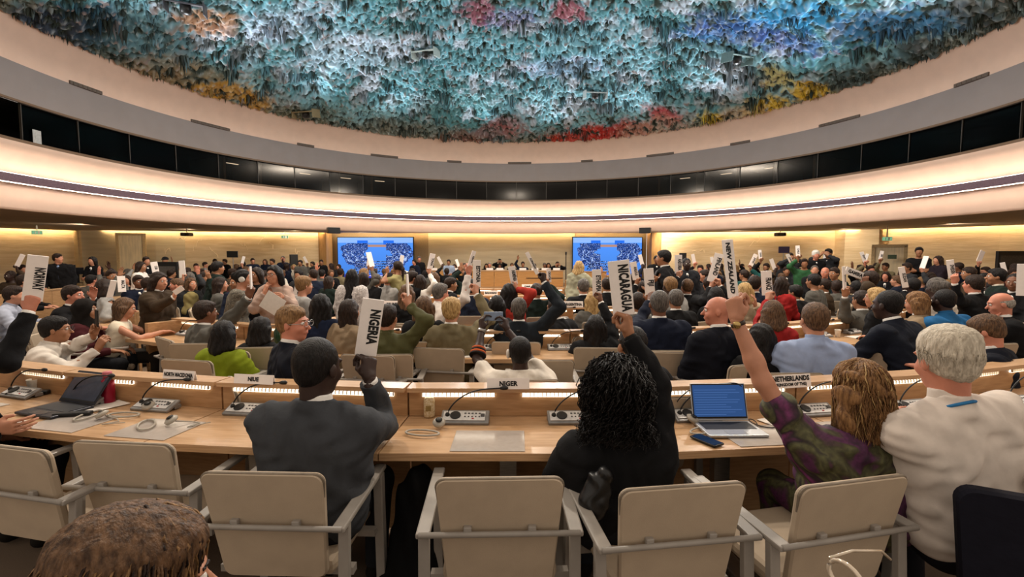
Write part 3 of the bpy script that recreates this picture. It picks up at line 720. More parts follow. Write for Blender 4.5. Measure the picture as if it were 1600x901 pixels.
# ================================================================== CHAIRS
def rrect(w0, w1, z0, z1, r, n=5):
    P = []
    for cx, cz, a0 in ((w1 - r, z1 - r, 0), (-w1 + r, z1 - r, 90), (-w0 + r, z0 + r, 180), (w0 - r, z0 + r, 270)):
        for k in range(n + 1):
            a = math.radians(a0 + 90 * k / n); P.append((cx + r * math.cos(a), cz + r * math.sin(a)))
    return P
def panel_y(poly, f, th):
    """panel in xz with y = f(z), thickness th, soft rim"""
    bm = bmesh.new(); cz = sum(p[1] for p in poly) / len(poly)
    rings = []
    zs = [p[1] for p in poly]
    for (s, yo) in ((.975, -th / 2), (1, -th / 4), (1, th / 4), (.975, th / 2)):
        rings.append([bm.verts.new((x * s, f(cz + (z - cz) * s) + yo, cz + (z - cz) * s)) for x, z in poly])
    n = len(poly)
    for a, b in zip(rings[:-1], rings[1:]):
        for i in range(n): bm.faces.new((a[i], a[(i + 1) % n], b[(i + 1) % n], b[i]))
    bm.faces.new(rings[0]); bm.faces.new(rings[-1][::-1])
    return bm
def chair_proto():
    r = empty('conference_chair')
    m = MB(); m.bm = panel_y(rrect(.208, .236, .40, .86, .035), lambda z: -.235 - .07 * max(0, z - .40) / .46 * 1.25, .036)
    m.build('backrest', UPH, r)
    m = MB(); m.bm = panel_y([(x * 1.012, z) for x, z in rrect(.222, .236, .665, .862, .035)], lambda z: -.240 - .07 * max(0, z - .40) / .46 * 1.25, .016)
    m.build('piping', mat('worn_edge', '#6f6354', .7), r)
    m = MB(); m.box((0, .0, .425), (.45, .46, .07), bev=.025); m.build('seat', UPH, r)
    m = MB(); m.tube([(-.30, -.325, .645), (.30, -.325, .645)], .011, 10); m.build('rail', FRAME, r, True)
    for s in (-1, 1):
        MB().box((s * .12, -.312, .655), (.03, .022, .03), bev=.004).build('bracket', FRAME, r)
        m = MB(); m.box((s * .285, -.065, .65), (.052, .53, .022), Matrix.Rotation(.03, 3, 'X'), .006); m.build('armrest', FRAME, r)
        m = MB(); m.box((s * .288, -.285, .325), (.042, .03, .63), Matrix.Rotation(-.06, 3, 'X'), .004); m.build('leg', FRAME, r)
        m = MB(); m.box((s * .288, .165, .325), (.042, .05, .63), Matrix.Rotation(.05, 3, 'X'), .004); m.build('leg', FRAME, r)
    m = MB(); m.box((0, .12, .375), (.56, .04, .03)); m.box((0, -.15, .375), (.56, .04, .03)); m.build('seat_frame', FRAME, r)
    return r
chp = chair_proto(); chp_used = False
def chair(x, y, yaw, lab, grp='conference chairs'):
    global chp_used
    o = chp if not chp_used else copy_tree(chp); chp_used = True
    o.location = (x, y, 0); o.rotation_euler.z = yaw
    return tag(o, lab, 'chair', grp)
def chair_px(px, py, yaw, lab):
    """px,py = middle of the top edge of the backrest"""
    p = G(px, py, .86); c, s = math.cos(yaw), math.sin(yaw); off = Vector((.32 * -s, .32 * c, 0))
    return chair(p.x + off.x, p.y + off.y, yaw, lab)
chair_px(192, 690, -.10, 'empty beige chair with grey arms pushed under the desk beside the foreground hair')
chair_px(10, 696, -.22, 'beige chair cut by the left edge of the picture, below the laptop')
chair_px(410, 737, -.04, 'beige chair in which the man in the grey suit sits')
chair_px(781, 745, .03, 'empty beige chair in the middle of the front row, in front of the black coat')
chair_px(1068, 757, .14, 'beige chair in which the curly haired woman in black sits')
chair_px(1334, 749, .22, 'beige chair in which the woman in the purple jacket sits')
chair(2.15, 2.12, .2, 'beige chair under the silver haired man in the white shirt')
# ---- crate of things on the front desk
def place(o, px, py, z, rz=0, lab=None, cat=None, grp=None):
    p = G(px, py, z); o.location = p; o.rotation_euler.z = rz; return tag(o, lab, cat, grp)
def can():
    r = empty('drink_can')
    MB().lathe([(.024, 0), (.031, .006), (.0325, .014), (.0325, .10), (.027, .112), (.026, .115)], n=24).build('body', mat('can_cream', '#dccdb0', .4, .1, hex2='#b79b6a', scale=90), r, True)
    MB().lathe([(.0255, .113), (.024, .116), (.02, .114)], n=24).build('lid', STEEL, r, True)
    m = MB(); m.box((0, -.0325, .06), (.03, .002, .03)); m.build('printed_label', mat('can_gold', '#8c7340', .5), r); return r
place(can(), 671, 651, .74, 0, 'cream printed drink can on the desk left of the NIGER microphone', 'can')
def bottle():
    r = empty('water_bottle'); R_ = mat('cherry_metal', '#8e1530', .32, .35, var=.04)
    MB().lathe([(.033, 0), (.036, .006), (.036, .135), (.030, .152), (.021, .16), (.021, .168)], n=28).build('body', R_, r, True)
    MB().lathe([(.023, .168), (.025, .172), (.025, .198), (.022, .202)], n=24).build('cap', mat('cap_pink', '#b05a62', .45), r, True)
    return r
place(bottle(), 170, 629, .74, 0, 'cherry red metal water bottle on the desk behind the left laptop', 'bottle')
def cup(): 
    return MB().lathe([(.022, 0), (.024, .002), (.033, .085), (.035, .088), (.0325, .088), (.023, .006)], n=24).build('paper_cup', mat('cup_paper', '#e6e0d4', .6), None, True)
place(cup(), 52, 612, .74, 0, 'white paper cup at the far left of the desk, left of the other cup', 'cup', 'paper cups')
place(cup(), 77, 611, .74, 0, 'white paper cup at the far left of the desk, right next to the laptop lid', 'cup', 'paper cups')
def laptop(w_, d_, ang, body, scr, scrc, lit):
    r = empty('laptop'); B = mat('laptop_' + body, body, .35, .5, var=.03)
    MB().box((0, 0, .008), (w_, d_, .014), bev=.004).build('base', B, r)
    MB().box((0, .03, .0155), (w_ * .88, d_ * .5, .002)).build('keyboard', mat('keys', '#1d2026', .5), r)
    MB().box((0, -d_ * .33, .0155), (w_ * .34, d_ * .25, .0015)).build('touchpad', mat('tpad_' + body, body, .25, .4, var=.01), r)
    M = Matrix.Rotation(ang, 3, 'X'); h = d_ * .94
    lid = MB().box(Vector((0, d_ / 2, .016)) + M @ Vector((0, 0, h / 2)), (w_, .007, h), M, .003).build('lid', B, r)
    f = MB().box(Vector((0, d_ / 2, .016)) + M @ Vector((0, -.0042, h / 2 + .004)), (w_ * .97, .0012, h * .93), M).build('bezel', BLACK, r)
    f = MB().box(Vector((0, d_ / 2, .016)) + M @ Vector((0, -.0052, h / 2 + .006)), (w_ * .93, .001, h * .85), M).build('display', scr, r)
    if lit:
        v = MB()
        for k in range(11):
            ww = w_ * (.55 + .3 * math.sin(k * 2.3) ** 2)
            v.box(Vector((-w_ * .44 + ww / 2, d_ / 2, .016)) + M @ Vector((0, -.006, h * (.16 + .066 * k))), (ww, .0006, .0022), M)
        v.build('text_lines', emit('scr_line', '#5a80c4', .75), r)
    return r
L1 = laptop(.31, .215, -.30, '#b9bcc0', emit('laptop_blue', '#3f64a0', .62), 0, True); place(L1, 1140, 672, .745, .02, 'silver laptop open with a lit blue screen, left of the raised bare arm', 'laptop')
L2 = laptop(.32, .22, -.62, '#2c2e36', mat('dark_screen', '#3a3f4c', .25), 0, False); place(L2, 86, 642, .745, -.30, 'black laptop open at the left, its tilted screen dark', 'laptop')
def phone():
    r = empty('smartphone'); MB().box((0, 0, .005), (.072, .15, .009), bev=.003).build('body', BLACK, r); MB().box((0, 0, .0102), (.066, .142, .001)).build('screen', mat('phone_glass', '#0c1a2c', .08, spec=.8), r); return r
place(phone(), 1104, 689, .745, .5, 'black smartphone lying on the desk in front of the silver laptop', 'smartphone')
o = MB().box((0, 0, .011), (.19, .045, .022), bev=.008).build('pen_case', BLACK); place(o, 114, 649, .745, -1.35 + 1.57, 'black slim case lying on the desk below the red bottle', 'case')
o = MB().box((0, 0, .011), (.24, .05, .026), bev=.008).build('sound_bar', BLACK); place(o, 45, 616, .745, .22, 'long black case lying behind the left laptop', 'case')
# papers
for px, py, rz, w_, d_, lab in ((165, 634, -.5, .15, .2, 'white paper sheet lying by the red bottle'), (1225, 662, .4, .16, .22, 'white paper sheet on the desk right of the silver laptop'), (470, 690, .1, .2, .2, 'white paper under the elbow of the man in grey'), (1420, 650, -.2, .21, .28, 'white paper sheet between the brown haired woman and the grey haired man'),
                                (20, 662, .1, .14, .1, 'white paper sheet at the far left front edge of the desk')):
    place(MB().box((0, 0, .001), (w_, d_, .0015)).build('paper_sheet', PAPER), px, py, .745, rz, lab, 'paper')
# listening devices (grey ear hook on a cord)
def listening():
    r = empty('listening_device'); Gc = mat('device_grey', '#a39c90', .4)
    M = Matrix.Rotation(.5, 3, 'X')
    MB().lathe([(.012, -.008), (.024, -.005), (.026, .003), (.018, .010), (.006, .012)], (0, .0, .022), 20, M).build('earpiece', Gc, r, True)
    MB().lathe([(.004, 0), (.014, .002), (.004, .004)], (0, -.005, .034), 16, M).build('ear_cushion', BLACK, r, True)
    pts = []
    for i in range(22):
        t = i / 21; a = t * 2 * PI
        pts.append((-.06 - .065 * math.cos(a) - .0, -.055 + .03 * math.sin(a) - .03 * (1 - math.cos(a)) * .5, .008))
    MB().tube(pts, .004, 8).build('ear_hook', Gc, r, True)
    MB().tube([(.0, .01, .015), (.03, .06, .006), (.07, .08, .005), (.09, .03, .005), (.10, .11, .006)], .0022, 6).build('cord', Gc, r, True); return r
lp = listening(); lp.scale = (1.35, 1.35, 1.35); place(lp, 686, 668, .742, .1, 'grey listening device with its ear loop on the desk below the drink can', 'listening device', 'listening devices')
for px, py, rz, lab in ((1082, 662, .8, 'grey listening device on the desk left of the silver laptop'), (268, 664, -.7, 'grey listening device lying on the pad above the second chair'), (232, 641, .2, 'grey listening device beside the microphone left of the NORTH MACEDONIA plate'), (160, 655, -1.2, 'grey listening device beside the black slim case')):
    place(copy_tree(lp), px, py, .742, rz, lab, 'listening device', 'listening devices')
# cables
m = MB(); pts = []
for i in range(40):
    t = i / 39; pts.append(G(1160 + 90 * t + 14 * math.sin(t * 17), 668 - 22 * t + 9 * math.cos(t * 15), .748))
m.tube(pts, .003, 6); tag(m.build('laptop_cable', BLACK, None, True), 'tangled black cable on the desk right of the silver laptop', 'cable')
m = MB(); pts = [G(1078, 640, .75), G(1060, 632, .80), W(1062, 622, 2.66), W(1085, 606, 2.66), W(1130, 599, 2.68), W(1158, 603, 2.66), G(1166, 640, .76)]
fine = []
for i in range(len(pts) - 1):
    for j in range(6):
        t = j / 6; p0 = pts[max(i - 1, 0)]; p1 = pts[i]; p2 = pts[i + 1]; p3 = pts[min(i + 2, len(pts) - 1)]
        fine.append(.5 * ((2 * p1) + (p2 - p0) * t + (2 * p0 - 5 * p1 + 4 * p2 - p3) * t * t + (3 * p1 - p0 - 3 * p2 + p3) * t ** 3))
m.tube(fine, .0035, 6); tag(m.build('headset_cable', BLACK, None, True), 'black cable looping over the desk ledge behind the silver laptop', 'cable')
# nameplates on the ledge (A-shaped cards)
def nameplate(px, py, z, text, lines, w_, h_, tilt, lab, grp='ledge nameplates', back=False):
    p = G(px, py, z); a = math.atan2(p.x - AC[0], AC[1] - p.y) + tilt
    r = empty('nameplate', p, a)
    M = Matrix.Rotation(-.18, 3, 'X'); M2 = Matrix.Rotation(.18, 3, 'X')
    MB().box((0, -.02, h_ / 2), (w_, .003, h_), M).build('front_card', WHITE, r); MB().box((0, -.02 + h_ * .25, h_ / 2 - .002), (w_, .003, h_ * .99), M2).build('back_card', WHITE, r)
    for i, s in enumerate(lines):
        zz = h_ * (.5 if len(lines) == 1 else (.70 if i == 0 else .27))
        T = Matrix.Translation(Vector((0, -.0235, h_ / 2)) + M @ Vector((0, 0, zz - h_ / 2))) @ M.to_4x4() @ Matrix.Rotation(PI / 2, 4, 'X')
        text_obj(s, h_ * (.42 if len(lines) == 1 else (.36 if i == 0 else .22)), .95, T, INK, r, maxw=w_ * .92)
    return tag(r, lab, 'nameplate', grp)
nameplate(284, 591, .92, 'NM', ['NORTH MACEDONIA'], .235, .055, -.05, 'white nameplate reading NORTH MACEDONIA on the desk ledge')
nameplate(400, 598, .92, 'NI', ['NIUE'], .255, .055, -.02, 'white nameplate reading NIUE on the desk ledge')
nameplate(794, 606, .92, 'NG', ['NIGER'], .24, .062, .03, 'white nameplate reading NIGER on the desk ledge')
nameplate(1231, 604, .92, 'NL', ['NETHERLANDS', '(KINGDOM OF THE)'], .265, .075, .06, 'white nameplate reading NETHERLANDS (KINGDOM OF THE) on the desk ledge')
def np_far(px, py, D, s, w_=.27, lab=None):
    p = W(px, py, D); r = empty('nameplate', (p.x, p.y, .92)); M = Matrix.Rotation(-.18, 3, 'X')
    MB().box((0, 0, .045), (w_, .004, .09), M).box((0, .03, .045), (w_, .004, .09), Matrix.Rotation(.18, 3, 'X')).build('card', WHITE, r)
    T = Matrix.Translation((0, -.006, .045)) @ M.to_4x4() @ Matrix.Rotation(PI / 2, 4, 'X')
    text_obj(s, .036, .95, T, INK, r, maxw=w_ * .9); tag(r, lab, 'nameplate', 'ledge nameplates')
np_far(895, 482, 7.0, 'ARGENTINA', .3, 'white nameplate reading ARGENTINA on the third row ledge'); np_far(767, 461, 9.2, 'BAHAMAS', .26, 'white nameplate left of the woman with the ARMENIA placard')
np_far(613, 479, 7.05, 'BRUNEI', .24, 'white nameplate on the desk left of the placard reading NIGERIA'); np_far(824, 451, 11.2, 'CHAIR', .26, 'white nameplate on the short fifth desk row')
np_far(910, 479, 7.3, 'AUSTRIA', .24, 'white nameplate directly behind the ARGENTINA nameplate')
# small things on the second and third rows
for k, (R_, dg, w_, d_, c, nm, desc) in enumerate(((9.0, -14.5, .3, .22, '#5a3f78', 'folder', 'purple folder on the second row left of the NIGERIA placard'), (9.0, -7.5, .21, .28, '#e4ddd4', 'paper_sheet', 'white sheet on the second row right of the olive shirt'), (9.02, -2.5, .21, .28, '#e4ddd4', 'paper_sheet', 'white sheet on the second row left of the raised phone'), (9.0, 5.4, .21, .28, '#e4ddd4', 'paper_sheet', 'white sheet on the second row beside the long black hair'), (9.02, 13, .21, .28, '#e4ddd4', 'paper_sheet', 'white sheet on the second row near the bald man'),
        (9.0, 26.5, .3, .21, '#e4ddd4', 'paper_sheet', 'white sheet on the second row left of the hunched man'), (6.85, -11, .21, .28, '#e4ddd4', 'paper_sheet', 'white sheet on the third row left of the blonde hair'), (6.85, -3, .21, .28, '#e4ddd4', 'paper_sheet', 'white sheet on the third row right of the navy suit'), (6.85, 4, .21, .28, '#e4ddd4', 'paper_sheet', 'white sheet on the third row behind ARGENTINA'), (4.7, -5, .21, .28, '#e4ddd4', 'paper_sheet', 'white sheet on the fourth row, left one'), (4.7, 6, .21, .28, '#e4ddd4', 'paper_sheet', 'white sheet on the fourth row, right one'))):
    p, a = polar(R_, dg); o = MB().box((0, 0, .003), (w_, d_, .004), bev=.001).build(nm, mat(nm + c, c, .6)); o.location = (p.x, p.y, .741); o.rotation_euler.z = a + .1 * ((k * 7) % 5 - 2); tag(o, desc, nm.split('_')[0])
def tall_bottle(R_, dg, c, lab):
    r = empty('water_bottle'); MB().lathe([(.03, 0), (.033, .006), (.033, .14), (.014, .18), (.014, .205)], n=20).build('body', mat('btl' + c, c, .2), r, True); MB().lathe([(.016, .2), (.016, .22)], n=14).build('cap', BLACK, r, True)
    p, a = polar(R_, dg); r.location = (p.x, p.y, .74); tag(r, lab, 'bottle')
tall_bottle(8.85, -16.2, '#1f3a24', 'dark green bottle on the second row left of the purple folder'); tall_bottle(8.84, 23, '#c8ccd0', 'clear pale bottle on the second row left of the paper cup')
p, a = polar(8.86, 25); o = cup(); o.location = (p.x, p.y, .74); tag(o, 'white paper cup on the second row right of the light blue shirt', 'cup', 'paper cups')
# black coat on the floor between chairs, dark bag at right, glasses at the bottom
# ================================================================== FIGURES: implicit surfaces meshed with surface nets
def surf_nets(Fd, org, res):
    nx, ny, nz = Fd.shape
    S = Fd < 0
    c = np.zeros((nx - 1, ny - 1, nz - 1), dtype=np.int8)
    for dx in (0, 1):
        for dy in (0, 1):
            for dz in (0, 1): c += S[dx:nx - 1 + dx, dy:ny - 1 + dy, dz:nz - 1 + dz]
    act = (c > 0) & (c < 8)
    ii = np.argwhere(act)
    if len(ii) == 0: return np.zeros((0, 3)), np.zeros((0, 4), int)
    vid = -np.ones(act.shape, dtype=np.int64); vid[act] = np.arange(len(ii))
    acc = np.zeros((len(ii), 3)); cnt = np.zeros(len(ii))
    I, J, K = ii.T
    edges = []
    for ax in range(3):
        for u in (0, 1):
            for v in (0, 1):
                o = [0, 0, 0]; o2 = [(ax + 1) % 3, (ax + 2) % 3]; o[o2[0]] = u; o[o2[1]] = v
                a = Fd[I + o[0], J + o[1], K + o[2]]; e = list(o); e[ax] = 1
                b = Fd[I + e[0], J + e[1], K + e[2]]
                m = (a < 0) != (b < 0)
                t = np.where(m, a / np.where(m, a - b, 1), 0)
                P = np.tile(np.array(o, float), (len(ii), 1)); P[:, ax] = t
                acc += P * m[:, None]; cnt += m
    V = (ii + acc / cnt[:, None]) * res + org
    Q = []
    for ax in range(3):
        b_, c_ = (ax + 1) % 3, (ax + 2) % 3
        sl = [slice(1, -1)] * 3; sl[ax] = slice(0, -1)
        A = S[tuple(sl)]; s2 = list(sl); s2[ax] = slice(1, None); B = S[tuple(s2)]
        ed = np.argwhere(A != B)
        if len(ed) == 0: continue
        flip = A[tuple(ed.T)]
        g = ed.copy(); g[:, b_] += 1; g[:, c_] += 1
        def cell(db, dc):
            h = g.copy(); h[:, b_] += db; h[:, c_] += dc; return vid[h[:, 0], h[:, 1], h[:, 2]]
        q = np.stack([cell(-1, -1), cell(0, -1), cell(0, 0), cell(-1, 0)], 1)
        q[~flip] = q[~flip][:, ::-1]; Q.append(q)
    return V, np.concatenate(Q, 0)
class SDF:
    def __init__(s, res): s.p = []; s.res = res; s.cuts = []; s.noise = None
    def cap(s, a, b, ra, rb=None, k=.03): s.p.append(('c', np.array(a, float), np.array(b, float), ra, ra if rb is None else rb, k)); return s
    def ell(s, c, r, M=None, k=.03): s.p.append(('e', np.array(c, float), np.array(r, float), None if M is None else np.array(M, float), 0, k)); return s
    def sub(s, a, b, ra, rb=None, k=.02): s.p.append(('s', np.array(a, float), np.array(b, float), ra, ra if rb is None else rb, k)); return s
    def cut(s, n, c, region=None): s.cuts.append((np.array(n, float), c, region)); return s
    def run(s):
        lo = np.min([np.minimum(p[1], p[2]) - max(p[3], p[4]) if p[0] == 'c' else p[1] - max(p[2]) for p in s.p if p[0] != 's'], axis=0) - .03 - s.res * 2
        hi = np.max([np.maximum(p[1], p[2]) + max(p[3], p[4]) if p[0] == 'c' else p[1] + max(p[2]) for p in s.p if p[0] != 's'], axis=0) + .03 + s.res * 2
        n = np.ceil((hi - lo) / s.res).astype(int) + 1
        Fd = np.full(n, 1.0, dtype=np.float32)
        ax = [lo[i] + np.arange(n[i]) * s.res for i in range(3)]
        for p in s.p:
            k = p[5]; pad = k + 2 * s.res + .01
            if p[0] in 'cs': l = np.minimum(p[1], p[2]) - max(p[3], p[4]) - pad; h = np.maximum(p[1], p[2]) + max(p[3], p[4]) + pad
            else: l = p[1] - max(p[2]) - pad; h = p[1] + max(p[2]) + pad
            i0 = np.clip(((l - lo) / s.res).astype(int), 0, n - 1); i1 = np.clip(((h - lo) / s.res).astype(int) + 2, 1, n)
            if np.any(i1 <= i0): continue
            sl = tuple(slice(a, b) for a, b in zip(i0, i1))
            X, Y, Z = np.meshgrid(*[ax[i][sl[i]] for i in range(3)], indexing='ij')
            if p[0] in 'cs':
                a, b, ra, rb = p[1], p[2], p[3], p[4]; d = b - a; L2 = max(1e-9, d @ d)
                t = np.clip(((X - a[0]) * d[0] + (Y - a[1]) * d[1] + (Z - a[2]) * d[2]) / L2, 0, 1)
                D = np.sqrt((X - a[0] - t * d[0]) ** 2 + (Y - a[1] - t * d[1]) ** 2 + (Z - a[2] - t * d[2]) ** 2) - (ra + (rb - ra) * t)
            else:
                qx, qy, qz = X - p[1][0], Y - p[1][1], Z - p[1][2]
                if p[3] is not None:
                    M = p[3]; qx, qy, qz = (M[0][0] * qx + M[1][0] * qy + M[2][0] * qz, M[0][1] * qx + M[1][1] * qy + M[2][1] * qz, M[0][2] * qx + M[1][2] * qy + M[2][2] * qz)
                r = p[2]; k0 = np.sqrt((qx / r[0]) ** 2 + (qy / r[1]) ** 2 + (qz / r[2]) ** 2); k1 = np.sqrt((qx / r[0] ** 2) ** 2 + (qy / r[1] ** 2) ** 2 + (qz / r[2] ** 2) ** 2) + 1e-9
                D = k0 * (k0 - 1) / k1
            f = Fd[sl]
            if p[0] == 's':
                D = -D; hh = np.maximum(k - np.abs(f - D), 0) / k; Fd[sl] = np.maximum(f, D) + hh * hh * k / 4
            else:
                hh = np.maximum(k - np.abs(f - D), 0) / k; Fd[sl] = np.minimum(f, D) - hh * hh * k / 4
        if s.noise or s.cuts:
            X, Y, Z = np.meshgrid(*ax, indexing='ij')
            if s.noise: Fd = Fd + s.noise(X, Y, Z) * np.clip(1 - np.abs(Fd) / .08, 0, 1)
            for nrm, c, reg in s.cuts:
                D = (X * nrm[0] + Y * nrm[1] + Z * nrm[2] - c)
                if reg is not None: D = np.where((X - reg[0]) ** 2 + (Y - reg[1]) ** 2 + (Z - reg[2]) ** 2 < reg[3] ** 2, D, -1)
                Fd = np.maximum(Fd, D)
        Fd[0] = Fd[-1] = 1; Fd[:, 0] = Fd[:, -1] = 1; Fd[:, :, 0] = Fd[:, :, -1] = 1
        return surf_nets(Fd, lo, s.res)
    def build(s, name, m, parent, extra=()):
        V, Q = s.run(); Vs = [V]; Qs = [Q]; off = len(V)
        for (v, q) in extra: Vs.append(v); Qs.append(q + off); off += len(v)
        V = np.concatenate(Vs); Q = np.concatenate(Qs)
        if len(Q) == 0: return None
        return npmesh(name, V, Q, m, parent)
def nv(*a): return np.array(a, float)
def unit(v): return v / (np.linalg.norm(v) + 1e-9)
def rotz(a): c, s = math.cos(a), math.sin(a); return np.array([[c, -s, 0], [s, c, 0], [0, 0, 1.]])
def rotx(a): c, s = math.cos(a), math.sin(a); return np.array([[1, 0, 0], [0, c, -s], [0, s, c.real]])
def roty(a): c, s = math.cos(a), math.sin(a); return np.array([[c, 0, s], [0, 1, 0], [-s, 0, c]])
def hand_geo(wr, u, n, side, s, curl, res):
    """palm, four fingers, thumb. u: wrist->fingers, n: way the palm faces, side: +1/-1 thumb side"""
    u = unit(u); n = unit(n - u * (n @ u)); w = np.cross(u, n) * side
    S = SDF(res)
    S.cap(wr - u * .03 * s, wr + u * .012 * s, .024 * s, .022 * s, .02)
    offs = (.030, .011, -.009, -.027); ln = ((.043, .026, .021), (.047, .029, .022), (.043, .027, .021), (.034, .020, .018))
    kl = (.086, .089, .085, .078)
    for i in range(4):
        kn = wr + (u * kl[i] + w * offs[i]) * s
        S.cap(wr + (u * .012 + w * offs[i] * .5) * s, kn, .015 * s, .0115 * s, .014)
    S.cap(wr + (u * .015 + w * .012 + n * .006) * s, wr + (u * .045 + w * .033 + n * .012) * s, .017 * s, .013 * s, .02)
    T = S
    for i in range(4):
        kn = wr + (u * kl[i] + w * offs[i]) * s; p = kn; ang = 0; rr = (.0098, .0088, .0080, .0070)
        for j in range(3):
            ang += curl[j] * (1 + .06 * i); d = u * math.cos(ang) + n * math.sin(ang) + w * (.06 - .045 * i) * (1 if j == 0 else .3)
            q = p + unit(d) * ln[i][j] * s; k0 = .95 if i in (1, 2) else (.93 if i == 0 else .86)
            T.cap(p, q, rr[j] * s * k0, rr[j + 1] * s * k0, .003); p = q
    a = wr + (u * .028 + w * .034 + n * .010) * s; tc = curl[3] if len(curl) > 3 else .5
    b = a + unit(u * .7 + w * .7 * (1 - tc) + n * (.2 + .8 * tc)) * .034 * s; c = b + unit(u * .95 + w * .25 * (1 - tc) + n * (.1 + .3 * tc) - w * .45 * tc) * .030 * s
    T.cap(a, b, .0115 * s, .0098 * s, .008); T.cap(b, c, .0098 * s, .0078 * s, .004)
    return T.run()
GRIP = (1.15, 1.2, .7, 1.0); RELAX = (.35, .4, .3, .3); FLAT = (.12, .1, .08, .1); FIST = (1.4, 1.5, 1.0, 1.0); PINCH = (.75, .85, .45, .9)
SKIN = {k: mat('skin_' + k, h, .5, var=.06, scale=18, bump=.06, bscale=240, spec=.35) for k, h in dict(pale='#c9987f', fair='#b98267', tan='#98694c', brown='#704833', dark='#452b20', deep='#33211b', rosy='#c27f67').items()}
def hairm(k, h, h2): return mat('hair_' + k, h, .5, hex2=h2, scale=26, stretch=(4, 4, .8), bump=.5, bscale=40, spec=.2)
HAIR = dict(black=hairm('black', '#0d0b0b', '#1c1716'), dark=hairm('dark', '#1a120e', '#33231b'), brown=hairm('brown', '#3d2b1e', '#6e523b'), auburn=hairm('auburn', '#5a3d26', '#946d45'), blonde=hairm('blonde', '#8a6a40', '#c9a873'), grey=hairm('grey', '#6c6760', '#a8a298'), silver=hairm('silver', '#aca190', '#d6cbb8'), white=hairm('white', '#c5c0b8', '#efeae2'), salt=hairm('salt', '#3a3532', '#6b645e'), sandy=hairm('sandy', '#5f452c', '#94714b'))
CLO = {}
def cloth(h, kind='wool'):
    k = h + kind
    if k not in CLO:
        if kind == 'pattern': CLO[k] = pattern_cloth(h)
        else: CLO[k] = mat('%s_%s' % (kind, h.strip('#')), h, .85 if kind == 'wool' else .7, var=.1, scale=11, bump=.25, bscale=9 if kind == 'shirt' else 20, spec=.15)
    return CLO[k]
def pattern_cloth(key):
    cols = {'purple': ('#2a0f24', '#54204a', '#3f3a22', '#5b5a38', '#24131a', '#7a2f66'), 'mottle': ('#2e2a24', '#6d6557', '#4a4438', '#8a8272', '#36322a', '#5c5547'), 'lace': ('#d8d0cc', '#a9a19e', '#e4dcd8', '#8d8584', '#cfc8c4', '#efe9e4'), 'floral': ('#e3ddd3', '#6c6a66', '#efe9df', '#c3574a', '#dbd5ca', '#8f8a80')}[key]
    m = bpy.data.materials.new('pattern_' + key); m.use_nodes = True; nt = m.node_tree; b = nt.nodes['Principled BSDF']
    tc = nd(nt, 'ShaderNodeTexCoord'); nz = nd(nt, 'ShaderNodeTexNoise'); nz.inputs['Scale'].default_value = {'purple': 4.2, 'mottle': 26, 'lace': 30, 'floral': 22}[key]; nz.inputs['Detail'].default_value = 2.2 if key == 'purple' else 3; nz.inputs['Distortion'].default_value = 1.6
    nt.links.new(tc.outputs['Object'], nz.inputs['Vector']); cr = nd(nt, 'ShaderNodeValToRGB'); nt.links.new(nz.outputs['Fac'], cr.inputs[0])
    el = cr.color_ramp.elements; pos = (.30, .42, .48, .53, .59, .68)
    el[0].position = pos[0]; el[0].color = (*srgb(cols[0]), 1); el[1].position = pos[5]; el[1].color = (*srgb(cols[5]), 1)
    for p, c in zip(pos[1:5], cols[1:5]): e = el.new(p); e.color = (*srgb(c), 1)
    n2 = nd(nt, 'ShaderNodeTexNoise'); n2.inputs['Scale'].default_value = 55; nt.links.new(tc.outputs['Object'], n2.inputs['Vector'])
    mx = nd(nt, 'ShaderNodeMix', data_type='RGBA', blend_type='MULTIPLY'); mx.inputs[0].default_value = .7
    nt.links.new(cr.outputs[0], mx.inputs[6]); nt.links.new(n2.outputs['Fac'], mx.inputs[7]); 
    c3 = nd(nt, 'ShaderNodeValToRGB'); c3.color_ramp.elements[0].position = .35; c3.color_ramp.elements[0].color = (.45, .45, .45, 1); c3.color_ramp.elements[1].position = .6; nt.links.new(n2.outputs['Fac'], c3.inputs[0]); nt.links.new(c3.outputs[0], mx.inputs[7])
    nt.links.new(mx.outputs[2], b.inputs['Base Color']); b.inputs['Roughness'].default_value = .75; return m
